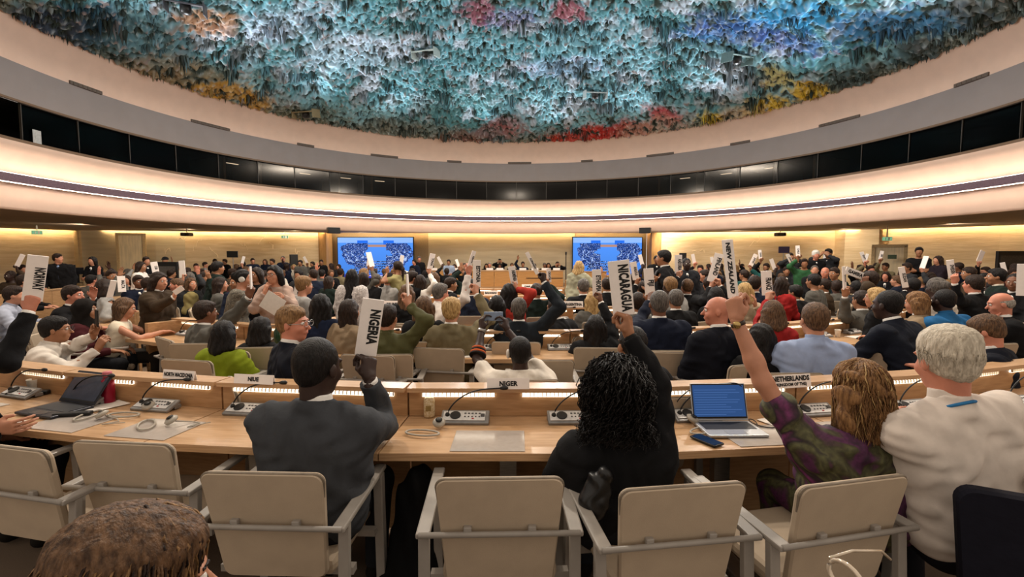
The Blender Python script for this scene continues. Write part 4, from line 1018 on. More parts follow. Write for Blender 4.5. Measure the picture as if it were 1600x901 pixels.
def strands(name, hc, HM, s, N, length, m, parent, curl=0, curlf=70, wave=.012, thick=.0016, seed=0, front=62, spread=1.0, flat=1.0, part=0.0, jitter=.006, vol=1.0, cover=100):
    """thin tapering locks that follow the skull and then hang"""
    g = np.random.default_rng(seed); ns = 13 if not curl else 26; V = []; Q = []
    rx, ry, rz = .086 * s * vol, .106 * s * vol, .104 * s * vol
    for i in range(N):
        ph = g.uniform(-PI, PI)                      # 0 = back
        fr = abs(ph) > math.radians(180 - front)
        th0 = math.radians(g.uniform(2, 75)) * (1 if not fr else .45); L = length * g.uniform(.75, 1.05); hang_th = math.radians(cover if not fr else 58)
        if length < .12: L = length * g.uniform(.6, 1.2)
        w1 = g.uniform(0, 2 * PI); wf = g.uniform(10, 17); out = g.uniform(-1, 1) * jitter; arc = 0; th = th0; pts = []; p = None
        tot = L if length < .12 else (hang_th - th0) * .1 * s + L
        for k in range(ns):
            d = tot * k / (ns - 1); thk = th0 + d / (.1 * s)
            if thk < hang_th: q = nv(math.sin(thk) * math.sin(ph) * (rx + out), -math.sin(thk) * math.cos(ph) * (ry + out) - .016 * s, math.cos(thk) * (rz + out) + .022 * s); last = q; dl = d
            else:
                e = d - max(0, (hang_th - th0) * .1 * s); q = last + nv(math.sin(ph) * .10 * spread * e * 1.2, -math.cos(ph) * .07 * spread * e * 1.5 * (1 if math.cos(ph) > 0 else .4), -e)
            wv = wave * min(1, d / .08) * math.sin(d * wf * 2.2 + w1); q = q + nv(math.cos(ph) * wv, math.sin(ph) * wv * .6, 0) + g.normal(0, jitter * .12, 3)
            if curl: q = q + curl * min(1, d / .03) * nv(math.cos(ph) * math.cos(d * curlf + w1), math.sin(ph) * math.cos(d * curlf + w1), 0) + curl * .8 * nv(math.sin(ph), -math.cos(ph), .3) * math.sin(d * curlf + w1)
            pts.append(q)
        P = np.array(pts) @ HM.T + hc
        T = np.gradient(P, axis=0); T /= np.linalg.norm(T, axis=1)[:, None] + 1e-9
        a = np.cross(T, nv(.3, .2, 1)); a /= np.linalg.norm(a, axis=1)[:, None] + 1e-9; b = np.cross(T, a)
        r = thick * (1 - .75 * np.linspace(0, 1, ns) ** 2)[:, None]; base = len(V) * 1
        rings = [P + a * r * 1.6, P - a * r * .8 + b * r * 1.2, P - a * r * .8 - b * r * 1.2]
        V.extend(np.stack(rings, 1).reshape(-1, 3)); 
        for k in range(ns - 1):
            for j in range(3): Q.append((base + k * 3 + j, base + k * 3 + (j + 1) % 3, base + (k + 1) * 3 + (j + 1) % 3, base + (k + 1) * 3 + j))
    return npmesh(name, np.array(V), np.array(Q), m, parent)
PEOPLE = []; CHQ = []
def person(px, py, D, label, pose='sit', yaw=0, lean=.12, hy=0, hp=0, ht=0, hair='short', hc='dark', skin='fair', top=('jacket', '#1a1a1d'), bot='#1b1c20', L='lap', R='lap', gl='relax', gr='relax', female=False, res=None, group=None, scale=None, bare=(False, False), side_lean=0, det=None, name='person', seat=True, hipz=None, stride=0, collar='#e8e4de', short_l=False, short_r=False, strand=None, face=None, glasses=False, wide=1.0, hs=1.0, rootxy=None, chair_here=True, torso=None, extra_hair=None, lenf=1.0, floor=0.0, pole=None):
    """px,py,D place the middle of the head. yaw 0 = back to the camera. hy/hp/ht head turn, pitch, tilt. hands: 'lap','desk','down','fold' or world point of the grip"""
    res = res or (.024 if D > 12 else .018 if D > 8.5 else .0135 if D > 5.5 else .0105 if D > 3.4 else .0085)
    det = det if det is not None else D < 9
    H = np.array(W(px, py, D)); H[2] -= floor; s = (.94 if female else 1.0) * hs
    yaw = math.radians(yaw); RZ = rotz(yaw); la = lean
    up = nv(math.sin(side_lean), math.sin(la), math.cos(la)); up = unit(up)
    nk = nv(0, math.sin(la * .6 + .12), math.cos(la * .6 + .12))
    hoff = nk * .165 * s
    if pose == 'sit':
        hz = hipz or .52; Lt = (H[2] - hz - hoff[2]) / up[2]; Lt0 = Lt; Lt = min(max(Lt, .36), .62)
        hz = H[2] - hoff[2] - Lt * up[2]; tl = Lt
    else:
        k = scale or min(max((H[2] + .115) / 1.745, .86), 1.12); s = s * k if not female else k * .97
        tl = .50 * k; hz = H[2] - .165 * s * nk[2] - tl * up[2]; hoff = nk * .165 * s
    hip = nv(0, 0, hz); nb = hip + up * tl; head = nb + hoff
    root = H - RZ @ head; root[2] = 0 if True else 0
    r = empty(name, (root[0], root[1], floor), yaw)
    def loc(p): return RZ.T @ (np.array(p, float) - nv(root[0], root[1], floor))
    HM = RZ.T @ rotz(yaw) @ rotz(math.radians(hy)) @ rotx(-math.radians(hp)) @ roty(math.radians(ht))
    fwd = nv(0, 1, 0); lat = unit(np.cross(fwd, up)); fr = np.cross(up, lat)    # fr = chest normal
    sw = (.165 if female else .19) * s * wide; shz = -.055 * s
    sk = SKIN[skin]; A = {}; pole_in = pole
    for nm, sd, tgt, grip in (('L', -1, L, gl), ('R', 1, R, gr)):
        Sh = nb + up * shz + lat * sd * sw
        ua, fa = .285 * s * lenf, .255 * s * lenf; pole = nv(sd * .5, -.3, -.8); ud = None; nn = None; cur = RELAX
        p_in = pole_in.get(nm) if pole_in else None
        if isinstance(tgt, str):
            if tgt == 'lap': wr = hip + nv(sd * .10, .34, .12); pole = nv(sd * .6, -.6, -.3); ud = nv(-sd * .2, 1, -.1); nn = nv(0, 0, -1)
            elif tgt == 'desk': wr = nv(sd * .15, .46, .79) + nv(0, Sh[1] * .4, 0); pole = nv(sd * .8, -.3, -.5); ud = nv(-sd * .5, 1, 0); nn = nv(0, 0, -1)
            elif tgt == 'down': wr = Sh + nv(sd * .05, .04, -.52) * s; ud = nv(0, .1, -1); nn = nv(-sd, 0, 0); pole = nv(sd * .3, -1, 0)
            elif tgt == 'fold': wr = nb + up * (-.30) + fr * .2 - lat * sd * .06; pole = nv(sd, -.1, -.4); ud = nv(-sd, .1, .1); nn = nv(0, -1, 0)
            elif tgt == 'chin': wr = head + HM @ nv(sd * .05, .10, -.19); pole = nv(sd * .6, .3, -1); ud = nv(-sd * .2, -.2, 1); nn = nv(-sd * .4, -1, 0)
            elif tgt == 'eyes': wr = head + HM @ nv(sd * .10, .20, -.05); pole = nv(sd * .9, .0, -.5); ud = nv(-sd * .5, .1, .6); nn = nv(-sd * .5, -.6, 0); cur = GRIP
            elif tgt == 'up': wr = Sh + nv(sd * .04, .15, .46) * s; ud = nv(0, .1, 1); nn = nv(0, 1, 0)
        else:
            g = loc(tgt); d = unit(g - Sh); ud = unit(d * .45 + nv(0, 0, .8)) if g[2] > Sh[2] else unit(d + nv(0, 0, .25)); wr = g - ud * .082 * s; nn = np.cross(nv(0, 0, 1), ud) * .0 + nv(-sd * .9, .5, .1); cur = {'grip': GRIP, 'pinch': PINCH, 'flat': FLAT, 'relax': RELAX, 'fist': FIST}[grip]
            if grip == 'flat': nn = nv(0, 1, 0)
        if p_in is not None: pole = nv(*p_in)
        v = wr - Sh; dist = np.linalg.norm(v); mx = (ua + fa) * .995
        if dist > mx:
            if dist < mx * 1.13: f = dist / mx; ua *= f; fa *= f
            else: wr = Sh + v / dist * mx * 1.0
            v = wr - Sh; dist = np.linalg.norm(v)
            if dist > (ua + fa) * .999: ua *= 1.01; fa *= 1.01
        dd = v / dist; ca = (ua * ua + dist * dist - fa * fa) / (2 * ua * dist); ca = min(1, max(-1, ca)); pv = pole - dd * (pole @ dd); pv = unit(pv)
        El = Sh + dd * ua * ca + pv * ua * math.sqrt(max(0, 1 - ca * ca))
        A[nm] = (Sh, El, wr, ud, nn, cur, sd)
    # ---- legs
    LG = []
    for sd in (-1, 1):
        h = hip + lat * sd * .085 * s
        if pose == 'sit': kn = nv(sd * .12, .42, .50 if hz < .6 else hz - .05); an = nv(sd * .12, .36, .10)
        else:
            st_ = stride * sd; kn = nv(sd * .10, st_ * .5 + .03, hz * .53); an = nv(sd * .10, st_, .09)
        LG.append((h, kn, an))
    # ---- skin body, one continuous surface
    B = SDF(res)
    def headshape(S, g=0):
        def e(c, rd, k=.02): S.ell(head + HM @ (np.array(c) * s), np.array(rd) * s + g, HM, k)
        e((0, -.012, .032), (.075, .095, .088)); e((0, .022, -.03), (.060, .070, .075), .03)
        if g == 0:
            e((0, .045, -.082), (.034, .034, .030), .025)
            S.cap(head + HM @ (nv(0, .090, .012) * s), head + HM @ (nv(0, .112, -.022) * s), .007 * s, .0125 * s, .012)
            e((0, .078, .032), (.052, .016, .012), .015)
            for sd in (-1, 1):
                e((sd * .079, -.005, -.003), (.009, .019, .030), .006)
                if det: S.sub(head + HM @ (nv(sd * .031, .104, .014) * s), head + HM @ (nv(sd * .031, .098, .014) * s), .013 * s, .013 * s, .012)
                e((sd * .038, .062, -.025), (.022, .022, .022), .02)
            if det: S.cap(head + HM @ (nv(-.017, .088, -.052) * s), head + HM @ (nv(.017, .088, -.052) * s), .0075 * s, .0075 * s, .01)
    headshape(B)
    B.cap(nb - up * .03, head + HM @ (nv(0, -.03, -.05) * s), .056 * s, .052 * s, .03)
    def torso_prims(S, g, low=True):
        bw = .9 if female else 1.0
        S.cap(nb + up * (-.06 * s) - lat * sw * .8, nb + up * (-.06 * s) + lat * sw * .8, .052 * s + g, .052 * s + g, .06)
        S.cap(nb + up * (-.03 * s) - lat * .05 * s, nb + up * (-.03 * s) + lat * .05 * s, .055 * s + g, .055 * s + g, .06)
        f_ = .93 if female else 1.0
        for fr_, hw, rd in ((.80, .125, .088), (.66, .118, .094), (.52, .105, .094), (.38, .092, .094), (.24, .088, .098), (.10, .092, .106)):
            if not low and fr_ < .2: continue
            hw = hw * f_ * wide; c_ = hip + up * tl * fr_ + fr * (.006 - .02 * abs(fr_ - .5))
            S.cap(c_ - lat * hw, c_ + lat * hw, rd * s * f_ + g, rd * s * f_ + g, .05)
        if female: S.cap(nb - up * .20 - lat * .06 + fr * .05, nb - up * .20 + lat * .06 + fr * .05, .065 + g, .065 + g, .05)
    torso_prims(B, -.008)
    for nm in 'LR':
        Sh, El, wr, ud, nn, cur, sd = A[nm]
        B.cap(Sh, El, .046 * s, .037 * s, .03); B.cap(El, El + (wr - El) * .35, .038 * s, .038 * s, .02); B.cap(El + (wr - El) * .3, wr, .038 * s, .025 * s, .02)
    for h, kn, an in LG:
        B.cap(h, kn, .075 * s, .052 * s, .04); B.cap(kn, an, .05 * s, .035 * s, .02)
    hres = .0046 if D < 3.6 else .0065 if D < 6 else .009 if D < 12 else .012
    hands = [hand_geo(A[n][2], A[n][3], A[n][4], A[n][6], s * (1.0 if D < 12 else 1.2), A[n][5], hres) for n in 'LR']
    hands = [h for h in hands if len(h[1])]
    B.build('body', sk, r, hands)
    # ---- top
    kind, tc = top; m = cloth(tc, 'pattern' if kind == 'pattern' else ('shirt' if kind in ('shirt', 'tee', 'vest') else 'wool')) 
    loose = {'jacket': .021, 'pattern': .02, 'shirt': .015, 'tee': .013, 'vest': .012, 'coat': .026, 'sweater': .019}[kind]
    J = SDF(res); torso_prims(J, loose, True)
    if kind in ('jacket', 'coat', 'pattern', 'sweater') and pose != 'sit' : J.cap(hip - nv(0, 0, .02) - lat * .08, hip - nv(0, 0, .02) + lat * .08, .125 * s, .125 * s, .06)
    if kind == 'coat': J.cap(hip - lat * .06, nv(0, 0, hz * .55) , .15, .17, .08)
    for nm, shs in (('L', short_l), ('R', short_r)):
        Sh, El, wr, ud, nn, cur, sd = A[nm]
        if kind == 'vest' : continue
        J.cap(Sh - lat * sd * .01, El, .052 * s + loose, .043 * s + loose, .05)
        if kind == 'tee' or shs: J.cut(unit(El - Sh), unit(El - Sh) @ (Sh + (El - Sh) * (.62 if shs else .55)), (*El, np.linalg.norm(El - Sh) * .75)) if False else None
        if kind == 'tee' or shs: J.p[-1] = ('c', Sh - lat * sd * .01, Sh + (El - Sh) * (.58 if shs else .5), .052 * s + loose, .047 * s + loose, .05)
        else:
            e2 = El + (wr - El) * .90; J.cap(El, e2, .042 * s + loose, .029 * s + loose * .8, .025)
            dvec = unit(wr - El); J.cut(dvec, dvec @ (El + (wr - El) * .93), (*wr, .075))
    if kind in ('jacket', 'coat', 'shirt'): J.cap(nb - up * .0 - fr * .012, nb + nk * .042 * s - fr * .014, .064 * s + loose * .4, .058 * s + loose * .4, .02)
    J.cut(nk, nk @ (nb + nk * (.048 if kind in ('jacket', 'coat', 'shirt') else .018) * s), (*(nb + nk * .06), .13))
    zc = hip[2] - (.10 if pose == 'sit' else (.14 if kind in ('jacket', 'pattern', 'sweater') else .06)) 
    if kind != 'coat': J.cut(nv(0, 0, -1), -zc)
    amp = {'jacket': .0050, 'shirt': .0052, 'tee': .005, 'coat': .006, 'sweater': .005, 'pattern': .008 if tc == 'purple' else .003, 'vest': .004}[kind]
    q0 = (px * 7.3) % 11
    J.noise = lambda X, Y, Z: amp * (.6 * np.sin(X * 58 + Y * 40 - Z * 47 + 3 * np.sin(Z * 23 + X * 15 + q0)) + np.sin(X * 31 + Y * 22 + Z * 13 + 2.2 * np.sin(Z * 19 + q0) + q0) + .7 * np.sin(Z * 37 - X * 26 + 1.8 * np.sin(X * 33 + Y * 17) + q0 * 2))
    J.build({'jacket': 'jacket', 'shirt': 'shirt', 'tee': 't_shirt', 'coat': 'coat', 'sweater': 'sweater', 'pattern': 'jacket', 'vest': 'sleeveless_top'}[kind], m, r)
    if kind in ('jacket', 'shirt') and collar and D < 9:
        Cc = SDF(max(.006, res * .7)); Cc.cap(nb + nk * .02 * s - fr * .006, nb + nk * .062 * s - fr * .004, .067 * s, .061 * s, .01); Cc.cut(nk, nk @ (nb + nk * .068 * s)); Cc.cut(-nk, -(nk @ (nb + nk * .012)))
        Cc.build('collar', cloth(collar if kind == 'jacket' else tc, 'shirt'), r)
        if kind == 'jacket':
            for nm in 'LR':
                Sh, El, wr, ud, nn, cur, sd = A[nm]; dv = unit(wr - El)
                if not isinstance((L if nm == 'L' else R), str):
                    Cu = SDF(.006); Cu.cap(El + (wr - El) * .85, wr - dv * .004, .033 * s, .032 * s, .01); Cu.cut(dv, dv @ (wr - dv * .002)); Cu.cut(-dv, -(dv @ (El + (wr - El) * .88)))
                    Cu.build('shirt_cuff', cloth(collar, 'shirt'), r)
    if kind in ('jacket', 'shirt') and abs(yaw) > 1.9 and D < 14:
        # shirt front / tie seen from the front
        if kind == 'jacket':
            c0 = nb - up * .20 + fr * (.098 * s + .024); T = SDF(.012); T.cap(nb - up * .03 + fr * .07, nb - up * .30 + fr * .105, .036, .012, .01); T.build('shirt_front', cloth(collar or '#e8e4de', 'shirt'), r)
            T = SDF(.009); T.cap(nb - up * .04 + fr * .105, nb - up * .32 + fr * .115, .012, .016, .005); T.build('tie', cloth('#2a2f3a'), r)
    # ---- trousers and shoes
    Tn = SDF(max(res, .012)); Tn.cap(hip - lat * .085, hip + lat * .085, .112 * s, .112 * s, .06)
    for h, kn, an in LG:
        Tn.cap(h, kn, .088 * s, .066 * s, .04); Tn.cap(kn, an, .064 * s, .05 * s, .03)
    Tn.cut(nv(0, 0, 1), hip[2] + (.06 if kind != 'shirt' else .1)); Tn.cut(nv(0, 0, -1), -.075); Tn.build('trousers', cloth(*bot.split(':')[::-1]) if ':' in bot else cloth(bot), r)
    if True:
        for h, kn, an in LG:
            Sx = SDF(.012); Sx.cap(an + nv(0, -.03, -.045), an + nv(0, .14, -.06), .042, .034, .02); Sx.cut(nv(0, 0, -1), -.004); Sx.cap(an, an + nv(0, .01, -.03), .04, .04, .02); Sx.build('shoe', cloth('#17130f'), r)
    # ---- hair
    hm = HAIR.get(hc) or cloth(hc)
    def hp_(c): return head + HM @ (np.array(c) * s)
    n1 = HM @ nv(0, .707, -.707); hx = min(res, .011)
    Hs = SDF(hx); ok = True
    if hair in ('short', 'fade', 'side'):
        t = {'short': .004, 'fade': -.001, 'side': .008}[hair]
        Hs.ell(hp_((0, -.024, .043)), nv(.083, .097, .092) * s + t, HM)
        Hs.ell(hp_((0, -.052, -.012)), nv(.060, .056, .058) * s + t * .6, HM, .03)
        if hair != 'fade': Hs.ell(hp_((.012, .020, .088)), nv(.052, .062, .030) * s + t, HM, .03)
        if hair == 'side': Hs.ell(hp_((.0, -.03, .09)), nv(.07, .085, .045) * s + t, HM, .03)
        Hs.noise = lambda X, Y, Z: (.0035 if hair != 'fade' else .0008) * np.sin(X * 150 + 3 * np.sin(Z * 60 + Y * 40)) * np.sin(Z * 50 + Y * 90)
    elif hair in ('bob', 'long', 'pony', 'bun', 'braids', 'wavy'):
        Hs.ell(hp_((0, -.016, .036)), nv(.078, .098, .090) * s + .012, HM)
        if hair in ('bob', 'long', 'wavy', 'braids'):
            Lh = {'bob': .13, 'long': .34, 'wavy': .17, 'braids': .5}[hair]
            dn = nv(0, 0, -1)
            for i in range(-3, 4):
                a0 = hp_((i * .027, -.085 + abs(i) * .022, .0)); a1 = a0 + dn * Lh * (1 - .08 * abs(i)) + nv(i * .006, -.11 if hair == 'braids' else -.03, 0)
                if lean > 0 and hair != 'bob': a1 = a1 + nv(0, -.10 * 0, 0)
                Hs.cap(a0, a1, .040 * s, .028 * s if hair != 'bob' else .036 * s, .035)
        if hair == 'bun': Hs.ell(hp_((0, -.125, .05)), nv(.045, .04, .045) * s, HM)
        if hair == 'pony': Hs.cap(hp_((0, -.11, .04)), hp_((0, -.14, -.02)), .03, .032, .02); Hs.cap(hp_((0, -.14, -.02)), hp_((0, -.14, -.24)), .032, .018, .02)
        f1 = HM @ unit(nv(0, .93, -.37)); Hs.cut(f1, f1 @ hp_((0, .042, .0)), None)
        Hs.noise = lambda X, Y, Z: .0045 * np.sin((X * 120 + Y * 60) + 2 * np.sin(Z * 30 + q0)) + (.006 * np.sin(Z * 60 + X * 40) if hair == 'wavy' else 0)
    elif hair == 'curly':
        Hs.ell(hp_((0, -.03, .03)), nv(.135, .13, .135) * s, HM); Hs.ell(hp_((0, -.05, -.08)), nv(.145, .10, .12) * s, HM, .04)
        f1 = HM @ unit(nv(0, .93, -.37)); Hs.cut(f1, f1 @ hp_((0, .055, .0)))
        Hs.noise = lambda X, Y, Z: .012 * (np.sin(X * 95 + 2 * np.sin(Z * 60)) * np.sin(Y * 90 + 1) * np.sin(Z * 85 + 2 * np.sin(X * 50))) + .008 * np.sin(X * 190) * np.sin(Z * 180 + Y * 100)
    elif hair == 'scarf':
        Hs.ell(hp_((0, -.012, .03)), nv(.080, .10, .092) * s + .02, HM); Hs.cap(hp_((0, -.02, -.06)), nb - up * .04, .085, .13, .06)
        f1 = HM @ unit(nv(0, 1, 0)); Hs.sub(hp_((0, .12, .02)), hp_((0, .10, -.05)), .062 * s, .05 * s, .02)
        Hs.noise = lambda X, Y, Z: .005 * np.sin(Z * 50 + X * 30 + 2 * np.sin(Y * 30))
    elif hair == 'rim':    # bald on top
        Hs.ell(hp_((0, -.014, .01)), nv(.079, .099, .07) * s + .004, HM); Hs.cut(n1, n1 @ hp_((0, -.01, .0))); tp = HM @ nv(0, 0, 1); Hs.cut(tp, tp @ hp_((0, 0, .05)))
        bk = HM @ nv(0, 0, -1); Hs.cut(bk, bk @ hp_((0, 0, -.05)))
    elif hair == 'cap':
        Hs.ell(hp_((0, -.008, .045)), nv(.082, .102, .082) * s + .008, HM); bk = HM @ nv(0, 0, -1); Hs.cut(bk, bk @ hp_((0, 0, .028))); Hs.cap(hp_((0, .09, .05)), hp_((0, .15, .04)), .03, .02, .03)
    else: ok = False
    if ok: 
        nm = {'scarf': 'headscarf', 'cap': 'cap'}.get(hair, 'hair'); Hs.build(nm, hm, r)
    if strand: strands('hair_strands', head, HM, s, **{**dict(m=hm, parent=r, seed=int(px)), **strand})
    # ---- face
    tocam = -(np.array([H[0], H[1], 0])); fw = RZ @ HM @ nv(0, 1, 0)
    vis = (unit(tocam) @ unit(nv(fw[0], fw[1], 0))) > -.35
    if (face if face is not None else (vis and D < 11)):
        for sd in (-1, 1):
            c = Vector(hp_((sd * .031, .0815, .014))); Mr = Matrix([list(x) for x in HM])
            MB().lathe([(.002 * s, -.0125 * s), (.009 * s, -.009 * s), (.0125 * s, 0), (.009 * s, .009 * s), (.002 * s, .0125 * s)], c, 12, Mr).build('eye', mat('eye_white', '#d8d0c8', .3), r, True)
            c2 = Vector(hp_((sd * .031, .0925, .014))); MB().lathe([(.001, -.002), (.0058 * s, 0), (.001, .002)], c2, 10, Mr @ Matrix.Rotation(PI / 2, 3, 'X')).build('iris', mat('iris_dark', '#1d120c', .2), r, True)
            b = SDF(.004 if D < 6 else .006); b.cap(hp_((sd * .016, .094, .034)), hp_((sd * .046, .082, .036)), .0042 * s, .003 * s, .003); b.build('eyebrow', HAIR['dark'] if hc not in ('blonde', 'sandy', 'silver', 'white') else HAIR['sandy'], r)
        b = SDF(.004 if D < 6 else .006); b.cap(hp_((-.018, .0868, -.051)), hp_((.018, .0868, -.051)), .005 * s, .005 * s, .003); b.cap(hp_((-.007, .0905, -.052)), hp_((.007, .0905, -.052)), .0055 * s, .0055 * s, .003); b.build('lips', mat('lips_' + skin, {'pale': '#a8574c', 'fair': '#9c4f43', 'rosy': '#a34c42', 'tan': '#84453a', 'brown': '#5c322a', 'dark': '#3d2220', 'deep': '#2f1a18'}[skin], .4), r)
    if glasses:
        v = MB(); Mr = Matrix([list(x) for x in HM])
        for sd in (-1, 1):
            ring_ = [Vector(hp_((sd * .033 + .026 * math.cos(a), .110, .012 + .020 * math.sin(a)))) for a in [2 * PI * k / 16 for k in range(17)]]; v.tube(ring_, .0018, 6, False)
            v.tube([Vector(hp_((sd * .058, .108, .016))), Vector(hp_((sd * .080, .06, .014))), Vector(hp_((sd * .082, -.012, .012)))], .0018, 6)
        v.tube([Vector(hp_((-.008, .112, .014))), Vector(hp_((.008, .112, .014)))], .0018, 6)
        v.build('glasses', BLACK if glasses is True else STEEL, r, True)
    tag(r, label, 'person', group)
    info = dict(r=r, A=A, head=head, HM=HM, root=root, yaw=yaw, RZ=RZ, label=label, s=s, nb=nb, up=up, hip=hip, lat=lat, fr=fr, px=px, py=py, D=D, hp=hp_)
    PEOPLE.append(info)
    if pose == 'sit' and D > 2.6 and chair_here and D < 13 and not floor:
        CHQ.append((root[0], root[1], yaw, info))
    return info
# ---- placards
PLAC = []
def placard(x0, y0, x1, y1, wpx, D, text, label, flipface=False, turn=0.0, tpos=.52, th=.55, thick=.012, name='placard'):
    """centre line from top (x0,y0) to bottom (x1,y1) in the photo; returns grip point"""
    a = W(x0, y0, D); b = W(x1, y1, D); L = (b - a).length; wd = wpx / FOC * D * 1.0
    z = (a - b).normalized(); mid = (a + b) / 2; tocam = (Vector((0, 0, EYE)) - mid).normalized()
    x = z.cross(-tocam).normalized() ; x = Matrix.Rotation(turn, 3, z) @ x; y = z.cross(x).normalized()
    M = Matrix((x, y, z)).transposed()
    if y.dot(tocam) > 0: x = -x; y = -y; M = Matrix((x, y, z)).transposed()
    r = empty(name, mid); r.rotation_euler = M.to_euler()
    wt = wd / max(.2, abs(math.cos(turn)))
    MB().box((0, 0, 0), (wt, thick, L), bev=.002).build('board', WHITE, r)
    if text:
        # text runs downwards: reading direction = -z, glyph tops towards +x
        T = Matrix(((0, 1, 0, 0), (0, 0, -1, -thick / 2 - .0012), (-1, 0, 0, 0), (0, 0, 0, 1)))
        T = Matrix.Translation((wt * .16 - 0.0, 0, L * (.5 - tpos))) @ T
        text_obj(text, wt * th * .80, .78, T, INK, r, maxw=L * (.86 if len(text) > 8 else .62 if len(text) > 6 else .5 if len(text) > 4 else .32))
    tag(r, label, 'placard', None)
    return b + (a - b) * .06
# ================================================================== PEOPLE NEAR THE CAMERA
CN = {'black': '#121214', 'navy': '#161c2c', 'charcoal': '#2a2b2e', 'grey': '#56544f', 'light grey': '#8d8b88', 'brown': '#3b2f23', 'dark green': '#14201c', 'khaki': '#6a6048', 'olive': '#4b4a2c', 'beige': '#a5937c', 'cream': '#cfc4b4', 'white': '#d9d3cc', 'light blue': '#8f9fc0', 'blue': '#1f5a8a', 'red': '#8e1f1f', 'maroon': '#3c1418', 'lime green': '#77851c', 'tan': '#86735c', 'teal': '#1e4a48', 'pink': '#b58d84', 'green': '#2f5a3a'}
g = placard(584, 467, 571, 555, 33, 2.3, 'NIGERIA', 'white placard reading NIGERIA held up by the man in the grey suit', tpos=.48)
man_ng = person(498, 577, 2.12, 'person in a charcoal grey suit seen from behind, raising the NIGERIA placard with the right hand', yaw=-8, lean=.08, hy=-12, hp=6, hair='fade', hc='black', skin='deep', top=('jacket', '#3a3c40'), R=W(577, 562, 2.27), gr='grip', pole=dict(R=(.12, .25, -1)), L='desk', wide=1.2, res=.0075, hs=1.1, chair_here=False)
g = placard(966, 407, 975, 492, 33, 2.3, 'NICARAGUA', 'white placard reading NICARAGUA held up by the curly haired woman in black', tpos=.5)
curly = person(963, 626, 2.14, 'person with big black curly hair in a black suit, raising the NICARAGUA placard', yaw=-5, lean=.16, hp=14, female=True, hair='curly', hc='black', skin='tan', top=('jacket', CN['black']), R=W(981, 496, 2.27), gr='grip', L=G(893, 690, .77), gl='flat', res=.008, wide=1.16, hs=1.1, chair_here=False, collar='#1a1a1a', strand=dict(N=1500, length=.13, wave=.0, thick=.0022, jitter=.045, spread=2.4, vol=1.38, cover=118, front=60, curl=.011, curlf=105))
g = placard(1136, 374, 1146, 466, 13, 2.15, 'NEW ZEALAND', 'white placard reading NEW ZEALAND held up on a bare arm with a watch', turn=-1.02, tpos=.48)
nz = person(1340, 612, 2.05, 'person with wavy golden brown hair in a purple and olive patterned jacket, raising the NEW ZEALAND placard', yaw=6, lean=.06, hp=6, hy=6, female=True, hair='wavy', hc='auburn', skin='fair', top=('pattern', 'purple'), L=W(1146, 470, 2.12), gl='grip', R='lap', short_l=True, res=.0075, wide=1.5, hs=1.1, chair_here=False, bot='pattern:purple', lenf=1.08, strand=dict(N=1700, length=.20, wave=.014, thick=.0021, jitter=.012, spread=.9, cover=98))
grey = person(1476, 566, 1.95, 'person with thick silver hair in a white shirt with a blue lanyard, seen from behind', yaw=4, lean=.06, side_lean=-.16, hy=-4, hp=8, hair='side', hc='silver', skin='rosy', top=('shirt', '#cfc3b8'), L=G(1395, 650, .80), gl='relax', R='lap', res=.0078, wide=1.2, hs=1.08, chair_here=False, bot='#15151a', strand=dict(N=2600, length=.065, wave=.004, thick=.0015, jitter=.009, cover=118, front=70, vol=.99))
fg = person(216, 925, .80, 'person with swept brown hair in the bottom left corner, only the head in view', yaw=-50, lean=.05, hp=8, hair='side', hc='brown', skin='fair', top=('jacket', CN['charcoal']), res=.008, chair_here=False, hs=1.05, strand=dict(N=3600, length=.15, wave=.006, thick=.0019, jitter=.016, cover=112, front=70))
person(-62, 590, 2.45, 'person in black at the left edge beside the open laptop, mostly out of frame', yaw=-12, lean=.2, hair='short', hc='dark', skin='fair', top=('jacket', CN['black']), R=G(18, 668, .80), gr='relax', chair_here=False)
strands('hair_strands', fg['head'], fg['HM'], fg['s'], 650, .15, HAIR['sandy'], fg['r'], wave=.006, thick=.0017, seed=9, front=70, jitter=.02, cover=112, vol=1.01)
strands('hair_strands', fg['head'], fg['HM'], fg['s'], 900, .15, HAIR['dark'], fg['r'], wave=.006, thick=.0017, seed=19, front=70, jitter=.02, cover=112, vol=1.01)
strands('hair_strands', nz['head'], nz['HM'], nz['s'], 170, .20, HAIR['blonde'], nz['r'], wave=.014, thick=.0019, seed=29, jitter=.014, spread=.9, cover=98, vol=1.02)
# details worn by the near people
def lanyard(P, col, nm='lanyard'):
    nb, up, fr, lat = P['nb'], P['up'], P['fr'], P['lat']; s = P['s']; pts = []
    for k in range(25):
        a = PI * 1.5 - PI * 1.0 * (k / 24 - .5) * 1.9
        pts.append(Vector(nb + up * (.035 - .03 * (1 + math.sin(a)) * 1.2) * s + lat * .074 * s * math.cos(a) + fr * .078 * s * math.sin(a)))
    MB().tube(pts, .0065, 6).build(nm, cloth(col, 'shirt'), P['r'], True)
lanyard(grey, '#2e6ea0'); 
def band_on(P, arm, t, rad, wdt, m, nm):
    Sh, El, wr, ud, nn, cur, sd = P['A'][arm]; d = unit(wr - El); c = El + (wr - El) * t
    MB().tube([Vector(c - d * wdt), Vector(c + d * wdt)], rad, 20).build(nm, m, P['r'], True)
    return c, d
c, d = band_on(nz, 'L', .93, .031, .009, mat('watch_strap', '#2a1d17', .5), 'watch_strap')
q = nz['RZ'].T @ nv(-.55, -.8, 0); MB().lathe([(.015, 0), (.017, .003), (.015, .008)], Vector(c + q * .029), 18, Vector(q).to_track_quat('Z', 'Y').to_matrix()).build('watch', mat('watch_gold', '#b59a63', .25, .9), nz['r'], True)
band_on(curly, 'R', .95, .030, .008, cloth('#e3ded8', 'shirt'), 'cuff')
